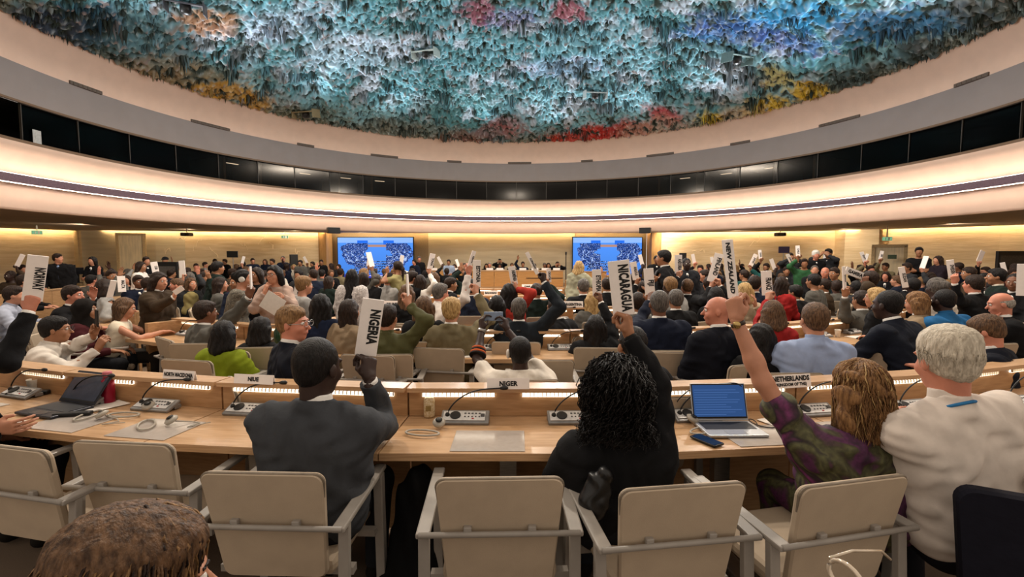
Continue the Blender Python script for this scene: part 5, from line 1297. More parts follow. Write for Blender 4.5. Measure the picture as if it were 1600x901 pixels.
# headset on the man in grey and others
def headset(P, sd, col='#b9aea2'):
    Mr = Matrix([list(x) for x in P['HM']]); c = Vector(P['hp']((sd * .085, -.005, -.0)))
    MB().lathe([(.012, -.012), (.032, -.008), (.034, .006), (.02, .014)], c, 22, Mr @ Matrix.Rotation(PI / 2 * sd, 3, 'Y')).build('headphone', mat('headphone_' + col.strip('#'), col, .4), P['r'], True)
headset(man_ng, -1); 
# black coat hung beside the middle chair
v = SDF(.012); v.cap((0, 0, .12), (0, .05, .52), .15, .10, .05); v.cap((-.10, 0, .1), (-.03, .02, .57), .10, .05, .05); v.cap((.08, 0, .08), (.05, .02, .5), .11, .06, .05); v.cap((.0, -.02, .06), (-.13, 0, .10), .06, .06, .05)
v.noise = lambda X, Y, Z: .012 * np.sin(X * 42 + 2 * np.sin(Z * 9)) + .006 * np.sin(X * 77 + Y * 30 + Z * 12); v.cut(nv(0, 0, -1), -.005)
V, Q = v.run(); p = G(636, 760, .62); o = npmesh('black_coat', V, Q, cloth('#0b0b0c'), None); o.location = (p.x + .03, p.y + .14, 0); tag(o, 'black coat bundled on the floor between the grey suited man and the empty middle chair', 'coat')
v = SDF(.008); v.cap((0, 0, 0), (.03, 0, .13), .05, .035, .03); v.cap((-.04, 0, .02), (-.01, .02, .10), .04, .03, .03); v.noise = lambda X, Y, Z: .005 * np.sin(X * 80 + 2 * np.sin(Z * 50)); V, Q = v.run()
o = npmesh('handbag', V, Q, mat('bag_black', '#101012', .35)); o.location = W(932, 790, 1.9); tag(o, 'small black bag wedged beside the armrest of the curly haired woman', 'bag')
sd = MB(); sd.bm = panel_y(rrect(.2, .24, .3, .88, .05), lambda z: 0, .07); o = sd.build('dark_chair_back', cloth('#14141e')); p = W(1592, 800, 1.55); o.location = (p.x + .1, p.y, -.02); o.rotation_euler.z = -.5; tag(o, 'dark navy backrest at the bottom right corner', 'chair')
# reading glasses at the bottom edge
r = empty('reading_glasses', W(1322, 903, .66)); GM = mat('clear_frame', '#c9b9a4', .12, .3, spec=.9)
for sx in (0, 1):
    pts = [(.026 * math.cos(a) + sx * .062, 0, .020 * math.sin(a)) for a in [2 * PI * k / 20 for k in range(21)]]; MB().tube(pts, .0034, 8, False).build('rim', GM, r, True)
MB().tube([(.026, 0, .004), (.036, -.003, .004)], .002, 8).build('bridge', GM, r, True)
MB().tube([(-.028, 0, .010), (-.03, .05, .012), (-.032, .12, -.002), (-.03, .145, -.02)], .0022, 8).build('temple', GM, r, True); MB().tube([(.09, 0, .010), (.094, .05, .012), (.098, .12, -.002), (.096, .145, -.02)], .0022, 8).build('temple', GM, r, True)
r.rotation_euler = (-.05, .15, -1.25); tag(r, 'shiny clear framed glasses at the bottom edge below the patterned jacket woman', 'glasses')
# ================================================================== SECOND ROW
placard(60, 399, 50, 470, 24, 2.95, 'NORWAY', 'white placard reading NORWAY held up at the left edge', tpos=.5, th=.6)
person(-80, 520, 2.95, 'person at the left edge in a black sleeve, raising the NORWAY placard', yaw=-25, lean=.1, hair='short', hc='brown', skin='rosy', top=('jacket', CN['black']), R=W(51, 465, 2.95), gr='grip', lenf=1.24)
p = person(88, 516, 4.35, 'person with black hair and glasses in a white shirt, sitting in profile and filming with a phone', yaw=-62, lean=.28, hair='short', hc='black', skin='tan', top=('shirt', '#cfc7bd'), R=W(160, 532, 4.3), gr='pinch', L=W(150, 510, 4.35), gl='pinch', glasses=True, wide=1.1)
ph = MB().box((0, 0, 0), (.078, .009, .155), bev=.004).build('smartphone', BLACK); ph.location = W(151, 497, 4.3); ph.rotation_euler = (0, .08, -.6); tag(ph, 'black smartphone held upright by the bespectacled man in the white shirt', 'smartphone')
person(134, 485, 5.2, 'person in a black headscarf and maroon top behind the man in the white shirt', yaw=-75, lean=.1, hair='scarf', hc='#15110f', skin='tan', female=True, top=('sweater', CN['maroon']), L='lap', R='lap')
person(24, 462, 6.2, 'person with dark hair in a light blue shirt leaning, behind the NORWAY placard', yaw=-60, lean=.42, hair='short', hc='dark', skin='fair', top=('shirt', '#9a9fae'), R='desk', L='desk')
person(40, 441, 8.2, 'person with dark hair bent behind the NORWAY placard, near the wall desk', yaw=-60, lean=.4, hair='short', hc='dark', skin='fair', top=('jacket', CN['black']), R='desk', L='desk')
person(115, 462, 5.9, 'person in a black suit in profile with an arm stretched to the right, below the standing man', yaw=-80, lean=.15, hair='short', hc='dark', skin='rosy', top=('jacket', CN['black']), R='desk', L=W(152, 447, 5.7), gl='relax')
person(196, 482, 5.5, 'person with long brown hair in a cream sleeveless top, in profile beside the phone', yaw=-60, lean=.25, hp=12, hair='long', hc='brown', skin='fair', female=True, top=('vest', '#cfc3ae'), bot='#2a2622', L='desk', R='desk')
person(165, 449, 6.9, 'person with bushy dark hair in a grey top, holding the plain white placard', yaw=-30, lean=.1, hair='bob', hc='dark', skin='tan', female=True, top=('sweater', CN['light grey']), R=W(171, 468, 6.8), gr='grip')
placard(178, 438, 170, 468, 8, 6.8, '', 'narrow white placard seen at an angle, left of the square white board', thick=.02)
placard(189, 431, 191, 456, 10, 8.4, 'MALTA', 'small white placard with an illegible name above the cream sleeveless woman', th=.5)
person(175, 432, 9, 'person with a dark cap of hair and grey jacket, raising a hand beside the small white placard', yaw=-120, hair='short', hc='dark', skin='tan', top=('jacket', CN['grey']), R=W(188, 424, 8.9), gr='flat')
# walking woman
walk = person(249, 440, 5.95, 'person in a dark brown blazer walking in the aisle beside the desk end', 'stand', yaw=-100, lean=.10, hp=5, hair='bob', hc='dark', skin='fair', female=True, top=('jacket', CN['brown']), bot='#0e0e10', L='down', R=W(275, 455, 5.7), gr='relax', stride=.22, scale=.93)
# desk end pedestal by the aisle
MB().box((0, 0, .45), (.08, .62, .9), bev=.004).build('desk_end_panel', WOOD2)
o = bpy.data.objects['desk_end_panel']; p = W(275, 497, 5.75); o.location = (p.x, p.y, 0); o.rotation_euler.z = -.55; tag(o, 'beech end panel closing the second desk row at the aisle', 'panel')
placard(232, 428, 262, 402, 1, 8, '', '') if False else None
placard(240, 409, 244, 427, 9, 11, 'CUBA', 'small white placard just left of the walking woman in brown', th=.5)
placard(286, 449, 272, 458, 8, 5.62, '', 'white paper card tilted flat right of the walking woman', thick=.004, name='paper_card')
# green sweater woman and neighbours
person(352, 523, 4.1, 'person with a black bob in a lime green sweater, behind the NORTH MACEDONIA nameplate', yaw=-12, lean=.12, hair='bob', hc='black', skin='fair', female=True, top=('sweater', CN['lime green']), wide=1.12)
person(322, 489, 5.0, 'person in a grey suit in three quarter profile, raising an arm with an edge on placard', yaw=-38, lean=.08, hair='short', hc='dark', skin='brown', top=('jacket', CN['grey']), R=W(392, 451, 4.7), gr='grip', lenf=1.12)
placard(391, 416, 393, 451, 3.2, 4.7, '', 'white placard seen edge on, held up by the man in the grey suit behind', turn=1.45)
person(409, 515, 4.5, 'person with black hair in a black top, left of the smiling man with glasses', yaw=-15, lean=.15, hair='bob', hc='black', skin='tan', female=True, top=('jacket', CN['black']))
smile = person(459, 507, 3.25, 'person with short brown hair and glasses in a navy suit, smiling to the right', yaw=-55, lean=.05, hy=-42, hair='short', hc='sandy', skin='rosy', top=('jacket', '#12151f'), glasses='s', res=.008, wide=1.05)
person(502, 478, 4.8, 'person with long black hair in a navy top, just left of the NIGERIA placard', yaw=-5, lean=.1, hair='long', hc='black', skin='tan', female=True, top=('sweater', '#1a2238'))
person(547, 487, 4.7, 'person with long dark hair in a beige jacket, left of the NIGERIA placard', yaw=-30, lean=.2, hair='long', hc='dark', skin='fair', female=True, top=('jacket', CN['tan']))
person(606, 498, 4.3, 'person in an olive shirt behind the NIGERIA placard with a bare forearm raised', yaw=-10, lean=.12, hair='short', hc='dark', skin='fair', top=('shirt', CN['olive']), R=W(638, 462, 4.3), gr='grip', wide=1.1)
placard(636, 428, 638, 462, 3, 4.3, '', 'white placard seen edge on above the raised forearm right of NIGERIA', turn=1.42)
person(636, 459, 6.2, 'person with long wavy brown hair in a black top, beside the edge on placard', yaw=-10, lean=.1, hair='long', hc='brown', skin='fair', female=True, top=('sweater', CN['black']))
person(663, 481, 4.9, 'person with very long straight brown hair in black, left of the blonde in khaki', yaw=0, lean=.08, hair='long', hc='brown', skin='fair', female=True, top=('sweater', CN['black']))
bl = person(706, 487, 4.6, 'person with short blonde hair in a khaki jacket, raising the ESTONIA placard', yaw=-10, lean=.12, hair='side', hc='blonde', skin='fair', top=('jacket', CN['khaki']), R=W(744, 447, 4.9), gr='grip', lenf=1.15, wide=1.08)
placard(745, 406, 745, 448, 12, 4.95, 'ESTONIA', 'white placard reading ESTONIA held upright before the podium', tpos=.52, th=.62)
person(689, 459, 5.9, 'person in a white shirt with a long arm stretched up to the right', yaw=-40, lean=.25, hair='short', hc='salt', skin='rosy', top=('shirt', '#d8cfc8'), R=W(734, 416, 5.6), gr='grip', lenf=1.2)
placard(741, 392, 733, 417, 6, 5.6, 'KENYA', 'thin white placard leaning just left of the ESTONIA placard', turn=.7, th=.5)
sel = person(812, 552, 3.5, 'person with black hair and pale headphones in a white varsity jacket, filming with both hands, behind NIGER', yaw=4, lean=.12, hair='fade', hc='black', skin='deep', top=('jacket', '#d5ccc0'), L=W(752, 500, 3.85), gl='pinch', R=W(790, 500, 3.85), gr='pinch', wide=1.15, collar=None, short_l=True, short_r=True, bot='#101012')
headset(sel, -1, '#c4bcb2')
Sh, El, wr, ud, nn, cur, sd_ = sel['A']['L']
for k, cc in enumerate(('#1a1412', '#b8562c', '#1a1412', '#b8562c')): band_on(sel, 'L', .12 + .07 * k, .066 - .004 * k, .008, cloth(cc, 'shirt'), 'sleeve_stripe')
band_on(sel, 'L', .97, .034, .012, STEEL, 'watch')
ph = MB().box((0, 0, 0), (.155, .009, .075), bev=.004).box((.0, -.006, 0), (.14, .002, .066)).build('smartphone', mat('phone_lit', '#7d8da6', .3)); ph.location = W(771, 494, 3.88); tag(ph, 'smartphone held sideways with both hands above the NIGER nameplate', 'smartphone')
aft = person(811, 484, 4.9, 'person with short grey hair and dark suit, right arm straight up behind the man filming', yaw=-5, lean=.1, hair='fade', hc='salt', skin='deep', top=('jacket', '#1d2228'), R=W(850, 428, 4.9), gr='fist', lenf=1.2, wide=1.05)
placard(823, 394, 840, 428, 6, 4.85, 'AZERBAIJAN', 'white placard tilted to the left above the raised dark fist', th=.6)
person(777, 478, 5.5, 'person with long black hair in black, left of the raised dark sleeve', yaw=-20, lean=.2, hair='long', hc='black', skin='tan', female=True, top=('sweater', CN['black']))
person(795, 458, 6.1, 'person with long black hair and red sleeves, raising the ARMENIA placard', yaw=-5, lean=.1, hair='long', hc='black', skin='fair', female=True, top=('sweater', '#a03228'), R=W(806, 442, 6.1), gr='grip')
placard(799, 416, 804, 444, 11, 6.1, 'ARMENIA', 'white placard reading ARMENIA in front of the podium desk', th=.62)
person(838, 456, 6.8, 'person with a dark bun in a dark green jacket, right of the ARMENIA placard', yaw=10, lean=.15, hair='bun', hc='dark', skin='tan', female=True, top=('jacket', CN['dark green']), R=W(857, 437, 6.7), gr='grip')
placard(857, 419, 858, 441, 7, 6.7, 'CROATIA', 'white placard hiding behind the raised fist, left of the microphone stand', th=.6)
person(867, 483, 5.3, 'person in a black jacket leaning sideways left of the ARGENTINA nameplate', yaw=40, lean=.3, hair='short', hc='dark', skin='tan', top=('jacket', CN['black']), R='desk', L='desk')
person(737, 450, 6.9, 'person with black hair in a navy suit directly below the ESTONIA placard', yaw=0, lean=.12, hair='short', hc='black', skin='tan', top=('jacket', CN['navy']), wide=1.05)
eth = person(930, 512, 4.6, 'person with long black hair in black, raising the ETHIOPIA placard', yaw=-3, lean=.08, hair='long', hc='black', skin='brown', female=True, top=('jacket', CN['black']), R=W(938, 460, 4.9), gr='grip', lenf=1.1, wide=1.08)
placard(932, 421, 933, 462, 14, 4.95, 'ETHIOPIA', 'white placard reading ETHIOPIA left of the NICARAGUA placard', th=.62)
person(926, 470, 6.3, 'person with long blonde hair just behind the ETHIOPIA placard', yaw=5, hair='long', hc='blonde', skin='fair', female=True, top=('sweater', CN['grey']))
person(911, 449, 7.2, 'person with grey hair in a black suit, left of the ETHIOPIA placard', yaw=5, lean=.1, hair='short', hc='salt', skin='fair', top=('jacket', CN['black']), wide=1.05)
person(948, 446, 7.8, 'person in a black suit with a white collar, between ETHIOPIA and NICARAGUA placards', yaw=0, hair='short', hc='dark', skin='tan', top=('jacket', CN['black']))
person(986, 541, 3.1, 'person with black hair and a beard in a black jacket, behind the curly haired woman', yaw=8, lean=.12, hy=10, hair='short', hc='black', skin='tan', top=('jacket', '#17171a'))
person(996, 474, 5.6, 'person with dark hair in a grey jacket between the NICARAGUA and FIJI placards', yaw=0, lean=.1, hair='short', hc='dark', skin='tan', top=('jacket', CN['grey']), R=W(1012, 458, 5.3), gr='relax')
person(1003, 451, 7.9, 'person with dark hair in a black jacket, raising the ANGOLA placard', yaw=5, hair='short', hc='dark', skin='tan', top=('jacket', CN['black']), L=W(995, 436, 7.6), gl='grip')
placard(989, 409, 994, 437, 10, 7.6, 'ANGOLA', 'white placard reading ANGOLA right behind the NICARAGUA placard', th=.55)
placard(1013, 419, 1016, 460, 15, 5.2, 'FIJI', 'white placard reading FIJI', th=.62, tpos=.56)
person(1029, 476, 4.5, 'person with short grey hair in a navy jacket, large, holding the FIJI placard', yaw=0, lean=.1, hair='fade', hc='salt', skin='brown', top=('jacket', '#141a2b'), L=W(1017, 458, 4.9), gl='grip', wide=1.15, hs=1.06)
person(1055, 469, 5.7, 'person with dark hair in a black suit and white collar, right of the big man in navy', yaw=5, lean=.1, hair='short', hc='salt', skin='tan', top=('jacket', CN['black']))
person(1073, 449, 7.4, 'person with short brown hair in black, raising the ANDORRA placard', yaw=5, lean=.1, hair='short', hc='brown', skin='fair', top=('jacket', CN['black']), L=W(1060, 425, 7.4), gl='grip')
placard(1060, 398, 1060, 427, 11, 7.5, 'ANDORRA', 'white placard reading ANDORRA', th=.6)
bald = person(1120, 487, 3.95, 'person with a bald head in a navy jacket, turned left under the NEW ZEALAND placard', yaw=20, lean=.08, hy=52, hair='bald', hc='brown', skin='rosy', top=('jacket', '#12141d'), wide=1.1, hs=1.04)
person(1118, 463, 6.2, 'person with black hair in black, behind the bald man', yaw=0, lean=.15, hair='bob', hc='black', skin='tan', female=True, top=('jacket', CN['black']))
fin = person(1108, 446, 6.9, 'person in a black jacket raising the FINLAND placard with both hands', yaw=-10, lean=.1, hair='short', hc='dark', skin='fair', top=('jacket', CN['black']), L=W(1113, 440, 6.7), gl='grip', R=W(1124, 437, 6.6), gr='grip')
placard(1124, 396, 1111, 440, 13, 6.7, 'FINLAND', 'white placard reading FINLAND, partly behind the NEW ZEALAND placard', th=.6, tpos=.45)
person(1163, 456, 6.3, 'person with a blonde bob in a beige top right of the NEW ZEALAND placard', yaw=-5, lean=.1, hair='bob', hc='blonde', skin='fair', female=True, top=('sweater', CN['beige']), R=W(1180, 468, 6.0), gr='relax')
person(1206, 489, 4.6, 'person with a brown bob in a red top, raising the FRANCE placard', yaw=0, lean=.1, hair='bob', hc='brown', skin='fair', female=True, top=('sweater', CN['red']), L=W(1201, 458, 4.9), gl='grip')
placard(1197, 423, 1199, 461, 15, 5.1, 'FRANCE', 'white placard reading FRANCE', th=.62, tpos=.53)
person(1188, 530, 3.7, 'person with black hair in a black jacket left of the light blue shirt', yaw=0, lean=.15, hair='bob', hc='black', skin='tan', female=True, top=('jacket', CN['black']))
blue = person(1271, 501, 3.55, 'person with brown hair in a light blue shirt, seen from behind above the NETHERLANDS nameplate', yaw=-3, lean=.12, hair='short', hc='brown', skin='fair', top=('shirt', '#8e9dbd'), wide=1.12, hs=1.03, L='desk', R='desk')
big = person(1385, 478, 4.2, 'person in a dark navy suit hunched over the desk, holding a phone, right of the light blue shirt', yaw=25, lean=.42, hair='fade', hc='black', skin='deep', top=('jacket', '#131722'), wide=1.2, hs=1.08, L='desk', R='desk')
person(1367, 466, 5.4, 'person with blonde hair in profile, just left of the hunched man in navy', yaw=40, lean=.2, hair='bob', hc='blonde', skin='fair', female=True, top=('jacket', CN['black']))
gam = person(1345, 470, 6.0, 'person in a grey sleeve holding up a narrow edge on placard left of the hunched man', yaw=10, lean=.15, hair='short', hc='dark', skin='tan', top=('jacket', CN['grey']), L=W(1320, 452, 5.6), gl='grip', lenf=1.1)
placard(1318, 416, 1320, 452, 4, 5.6, 'GHANA', 'narrow white placard seen nearly edge on, left of the GAMBIA placard', turn=1.0, th=.5)
placard(1320, 417, 1352, 431, 12, 6.5, '', '') if False else None
r = empty('placard', W(1336, 427, 6.6)); MB().box((0, 0, 0), (.30, .012, .10), bev=.002).build('board', WHITE, r)
text_obj('GAMBIA', .045, .95, Matrix.Translation((0, -.0075, 0)) @ Matrix.Rotation(PI / 2, 4, 'X'), INK, r, maxw=.24); r.rotation_euler = (0, .34, .1); tag(r, 'white placard reading GAMBIA held level, tilted down to the right', 'placard')
person(1358, 438, 6.6, 'person with dark hair in brown, holding the GAMBIA placard', yaw=20, hair='short', hc='dark', skin='brown', top=('jacket', CN['brown']), L=W(1352, 434, 6.5), gl='grip')
person(1431, 474, 5.0, 'person with long auburn brown hair in a tan jacket, right of the hunched man in navy', yaw=35, lean=.25, hp=8, hair='long', hc='auburn', skin='fair', female=True, top=('jacket', CN['tan']), L='desk', R='desk')
person(1473, 471, 4.9, 'person with short dark hair in a bright blue shirt', yaw=10, lean=.25, hair='fade', hc='black', skin='deep', top=('shirt', CN['blue']), wide=1.15, L='desk', R='desk')
placard(1408, 417, 1415, 449, 8, 6.9, 'SUDAN', 'white placard reading SUDAN, tilted, in front of the right door', th=.6)
person(1424, 447, 7.2, 'person in a dark jacket raising the SUDAN placard', yaw=20, hair='fade', hc='black', skin='deep', top=('jacket', CN['black']), L=W(1414, 446, 7.0), gl='grip')
person(1520, 445, 6.2, 'person with black hair in a black suit, raising the SWEDEN placard with a white cuff', yaw=15, lean=.12, hair='short', hc='dark', skin='rosy', top=('jacket', CN['black']), L=W(1491, 432, 5.9), gl='grip', wide=1.05)
placard(1484, 406, 1488, 434, 9, 6.0, 'SWEDEN', 'white placard reading SWEDEN at the right', th=.6)
person(1540, 519, 3.6, 'person with brown hair and a dark beard in a navy suit, bent down at the right edge', yaw=38, lean=.25, hp=22, hair='short', hc='brown', skin='rosy', top=('jacket', '#10141f'), L='desk', R='lap', wide=1.08)
person(1563, 476, 4.9, 'person with a bald head and grey beard in a black suit, chin on hand at the right', yaw=62, lean=.15, hp=10, hair='rim', hc='grey', skin='rosy', top=('jacket', CN['black']), L='chin', wide=1.08)
person(1556, 433, 7.0, 'person with black hair in a dark green suit in profile, right of the SWEDEN placard', yaw=60, hair='short', hc='black', skin='tan', top=('jacket', CN['dark green']), collar='#d8d0c0')
person(1584, 442, 6.6, 'person with a dark beard in a black suit with a white tie at the right edge', yaw=120, hair='fade', hc='black', skin='brown', top=('jacket', CN['black']))
placard(1600, 412, 1598, 462, 15, 4.6, '', 'large blank white placard cut by the right edge of the picture')
placard(1566, 410, 1571, 428, 6, 8.0, '', 'white placard in front of the black booth panel at the right')
# ================================================================== STANDING PEOPLE
S_ = 'stand'
person(91, 404, 11.8, 'person standing in a black suit and light blue shirt right of the NORWAY placard', S_, yaw=-150, hy=70, hair='short', hc='dark', skin='fair', top=('jacket', CN['black']), collar='#7f93b5', L='down', R='down', wide=1.15)
person(144, 408, 12.6, 'person standing with long black hair in a black coat, holding a camera before the chest', S_, yaw=178, hair='long', hc='black', skin='fair', female=True, top=('jacket', CN['black']), L='fold', R='fold')
person(36, 421, 13, 'person in black bent over the side desk behind the NORWAY placard', 'sit', yaw=-100, lean=.5, hair='short', hc='dark', skin='fair', top=('jacket', CN['black']), chair_here=False)
person(221, 417, 10.6, 'person with dark hair in a white blouse left of the walking woman', S_, yaw=-80, hair='bob', hc='dark', skin='tan', female=True, top=('shirt', CN['white']), scale=.93, L='fold', R=W(244, 428, 10.9), gr='grip')
person(229, 408, 13, 'person in black with dark hair behind the white blouse', S_, yaw=-120, hair='short', hc='dark', skin='fair', top=('jacket', CN['black']), L='down', R='down')
person(258, 407, 14.9, 'person wearing a black cap behind the walking woman', S_, yaw=180, hair='cap', hc='#151515', skin='tan', top=('tee', CN['grey']), L='down', R='down')
person(341, 419, 8.3, 'person with black hair standing in a dark green jacket, seen from behind', S_, yaw=-40, hair='short', hc='black', skin='tan', top=('coat', CN['dark green']), bot='#101012', L='down', R=W(325, 428, 8.0), gr='relax')
person(381, 436, 5.7, 'person with black hair and a headphone in a mottled grey blouse, in profile facing right', S_, yaw=-75, lean=.22, hair='bun', hc='black', skin='fair', female=True, top=('pattern', 'mottle'), L='down', R='down', scale=.88, hs=1.06)
headset(PEOPLE[-1], 1, '#d8d4cc')
person(400, 430, 7.0, 'person with dark hair behind the edge on placard, face turned to the camera', S_, yaw=160, hair='long', hc='dark', skin='tan', female=True, top=('sweater', CN['black']), scale=.9)
wp = person(428, 430, 5.5, 'person with long black hair and glasses in a pale pink cardigan, hand to the mouth, holding a paper', S_, yaw=172, lean=.04, hair='long', hc='black', skin='fair', female=True, top=('sweater', '#a58d80'), glasses=True, R='chin', L=W(438, 462, 5.1), gl='pinch', scale=.89, hs=1.06)
MB().box((0, 0, 0), (.21, .002, .20)).build('paper_sheet_held', PAPER); o = bpy.data.objects['paper_sheet_held']; o.name = 'held_paper'; o.location = W(426, 474, 5.0); o.rotation_euler = (.1, .6, .1); tag(o, 'white paper sheet held low by the woman in the pale pink cardigan', 'paper')
person(551, 433, 6.9, 'person with long black braids standing in a white lace blouse, seen from behind', S_, yaw=-8, hair='braids', hc='black', skin='brown', female=True, top=('pattern', 'lace'), bot='#111113', L='down', R='down', scale=.90, hs=1.05, wide=1.15)
person(621, 418, 8.8, 'person standing in an olive yellow top, arm raised to film, before the left screen', S_, yaw=60, hair='pony', hc='dark', skin='tan', female=True, top=('tee', '#8c8358'), bot='#121214', L=W(604, 420, 8.6), gl='pinch', R='down', scale=.93)
person(647, 410, 19, 'person in navy standing left of the podium, next to the tallest standing figure', S_, yaw=150, hair='short', hc='dark', skin='rosy', top=('jacket', CN['navy']), L='down', R='down')
person(655, 405, 19.4, 'person in a black suit, tallest of the pair standing left of the podium', S_, yaw=-160, hair='short', hc='salt', skin='rosy', top=('jacket', CN['black']), L='down', R='down')
person(701, 410, 18.5, 'person standing in a light blue shirt and pale trousers at the left end of the podium', S_, yaw=175, hair='short', hc='dark', skin='tan', top=('shirt', '#8f9bb0'), bot='#a39880', L='down', R='fold')
person(905, 417, 9.0, 'person with blonde hair in a long pale coat and black top, arm stretched to the right below the right screen', S_, yaw=-30, hair='bob', hc='blonde', skin='fair', female=True, top=('coat', '#8f8d78'), R=W(940, 424, 8.8), gr='relax', L='down', scale=.9)
std = person(1036, 404, 7.3, 'person with black hair standing in a black suit, turned left towards the right screen', S_, yaw=62, hair='short', hc='black', skin='tan', top=('jacket', '#0f0f12'), bot='#0f0f12', L=W(1022, 438, 7.1), gl='flat', R='down')
person(1026, 406, 13.5, 'person in a black suit standing behind the left shoulder of the man turned left', S_, yaw=170, hair='short', hc='black', skin='brown', top=('jacket', CN['black']), L='down', R='down')
person(1073, 413, 9.0, 'person in a charcoal suit and dark tie facing the camera, right of the ANDORRA placard', S_, yaw=178, hair='fade', hc='black', skin='deep', top=('jacket', '#24262b'), L='down', R='down', scale=.93, wide=1.08)
person(1275, 399, 13.2, 'person with white hair standing in a black suit near the right stone wall', S_, yaw=170, hair='side', hc='white', skin='rosy', top=('jacket', CN['black']), L='down', R='down')
person(1294, 396, 13.6, 'person in dark clothes standing and pointing a camera, right of the white haired man', S_, yaw=120, hair='short', hc='black', skin='tan', top=('jacket', CN['charcoal']), L='eyes', R='eyes')
person(1235, 402, 13.6, 'person standing and photographing below the purple black monitor', S_, yaw=170, hair='short', hc='dark', skin='tan', top=('jacket', CN['charcoal']), L='eyes', R='eyes')
person(1436, 394, 13.0, 'person with a black beard standing in a black sweater right of the door', S_, yaw=140, hair='short', hc='black', skin='tan', top=('sweater', CN['black']), L='fold', R='fold')
person(1465, 407, 12.0, 'person with long dark hair in a dark jacket, right of the bearded standing man', S_, yaw=90, hair='long', hc='dark', skin='fair', female=True, top=('jacket', '#221a22'), L='fold', R='down')
# ================================================================== PODIUM
POD = [(674, 416, 'long', 'dark', 'fair', 'black', 's', 'first from the left'), (710, 417, 'bob', 'dark', 'tan', 'black', 's', 'beside the standing light blue shirt'), (726, 415, 'short', 'salt', 'fair', 'charcoal', 's', 'below the leaning thin placard'),
       (760, 416, 'bob', 'dark', 'tan', 'black', 's', 'just right of the ESTONIA placard'), (765, 414, 'short', 'grey', 'rosy', 'black', 's', 'left of the photographing one'), (781, 416, 'bob', 'black', 'brown', 'white', 's', 'in front of the photographing one'),
       (800, 415, 'short', 'brown', 'tan', 'navy', 's', 'directly above the ARMENIA placard'), (817, 413, 'short', 'dark', 'tan', 'navy', 'r', 'with one hand raised'), (835, 416, 'short', 'dark', 'fair', 'black', 's', 'behind the tilted placard'), (851, 415, 'short', 'salt', 'brown', 'black', 's', 'right of the tilted placard'), (857, 415, 'bob', 'dark', 'tan', 'black', 's', 'second from the right end'), (871, 413, 'short', 'dark', 'tan', 'black', 'e', 'at the right end, photographing')]
for (px, py, ha, hc, sk, c, ps, wh) in POD:
    person(px, py, 21.9, 'person seated behind the podium desk in %s, %s' % (c, wh), 'sit', yaw=180, lean=.08, hair=ha, hc=hc, skin=sk, top=('jacket' if c != 'white' else 'shirt', CN[c]), L='eyes' if ps == 'e' else 'lap', R='up' if ps == 'r' else 'eyes' if ps == 'e' else 'lap', floor=DAIS, chair_here=False, res=.026)
person(781, 408, 22.8, 'person standing behind the podium with both hands up photographing', S_, yaw=180, hair='short', hc='black', skin='tan', top=('jacket', CN['black']), L='eyes', R='eyes', floor=DAIS, res=.026, scale=.9)
# ================================================================== CROWD
LM = [(50, 'the NORWAY placard'), (91, 'the suited standing man'), (144, 'the black coated photographer'), (190, 'the small white placard'), (250, 'the brown jacketed walker'), (341, 'the dark green coat'), (363, 'the black stand monitor'), (391, 'the edge on placard'), (428, 'the pale pink cardigan'), (470, 'the EL SALVADOR placard'), (515, 'the left timber jamb'), (551, 'the long braids'), (585, 'the left screen'), (621, 'the olive yellow top'), (670, 'the podium left end'), (740, 'the ESTONIA placard'), (801, 'the ARMENIA placard'), (850, 'the raised dark fist'), (884, 'the microphone stand'), (932, 'the ETHIOPIA placard'), (972, 'the NICARAGUA placard'), (1014, 'the FIJI placard'), (1060, 'the ANDORRA placard'), (1118, 'the FINLAND placard'), (1141, 'the NEW ZEALAND placard'), (1198, 'the FRANCE placard'), (1225, 'the purple black monitor'), (1275, 'the white haired man'), (1319, 'the narrow edge on placard'), (1338, 'the GAMBIA placard'), (1390, 'the right door'), (1411, 'the SUDAN placard'), (1436, 'the bearded standing man'), (1486, 'the SWEDEN placard'), (1575, 'the black booth panel')]
def where(px, py):
    d, n = min(((abs(px - x), x, nm) for x, nm in LM))[::2] if False else min((abs(px - x), nm) for x, nm in LM)
    x = [a for a, b in LM if b == n][0]
    return ('left of ' if px < x - 5 else 'right of ' if px > x + 5 else 'below ') + n
HN = {'short': 'short', 'fade': 'cropped', 'side': 'swept', 'bob': 'bobbed', 'long': 'long', 'bun': 'tied up', 'pony': 'tied back', 'braids': 'braided', 'wavy': 'wavy'}
CROWD = []
def crowd(px, py, D, yaw, ha, hc, sk, kind, col, arm='', text=None, pose='sit', group='people seated in the crowd'):
    CROWD.append((px, py, D, yaw, ha, hc, sk, kind, col, arm, text, pose, group))
sD = lambda py: min(20.5, .47 * 750 / max(6, (py - 400)))
X = crowd
# far standing line along the left wall
for i, (px, py, ha, hc, sk, c, yw) in enumerate(((321, 414, 'short', 'dark', 'fair', 'light grey', -60), (336, 409, 'short', 'black', 'tan', 'black', -150), (351, 409, 'short', 'dark', 'tan', 'black', 160), (379, 412, 'long', 'black', 'tan', 'black', 180), (395, 408, 'short', 'dark', 'fair', 'navy', -150), (414, 409, 'long', 'brown', 'fair', 'navy', 175), (425, 409, 'short', 'dark', 'tan', 'navy', 160), (442, 405, 'fade', 'salt', 'rosy', 'navy', 180), (459, 417, 'bob', 'blonde', 'fair', 'cream', 180), (469, 411, 'short', 'dark', 'tan', 'grey', 180), (488, 413, 'short', 'dark', 'tan', 'grey', 170), (502, 410, 'short', 'dark', 'tan', 'black', 180), (517, 416, 'long', 'dark', 'fair', 'black', 90))):
    X(px, py, 17.5 + (i % 3), yw, ha, hc, sk, 'jacket', c, '', None, 'stand', 'people standing along the left wall')
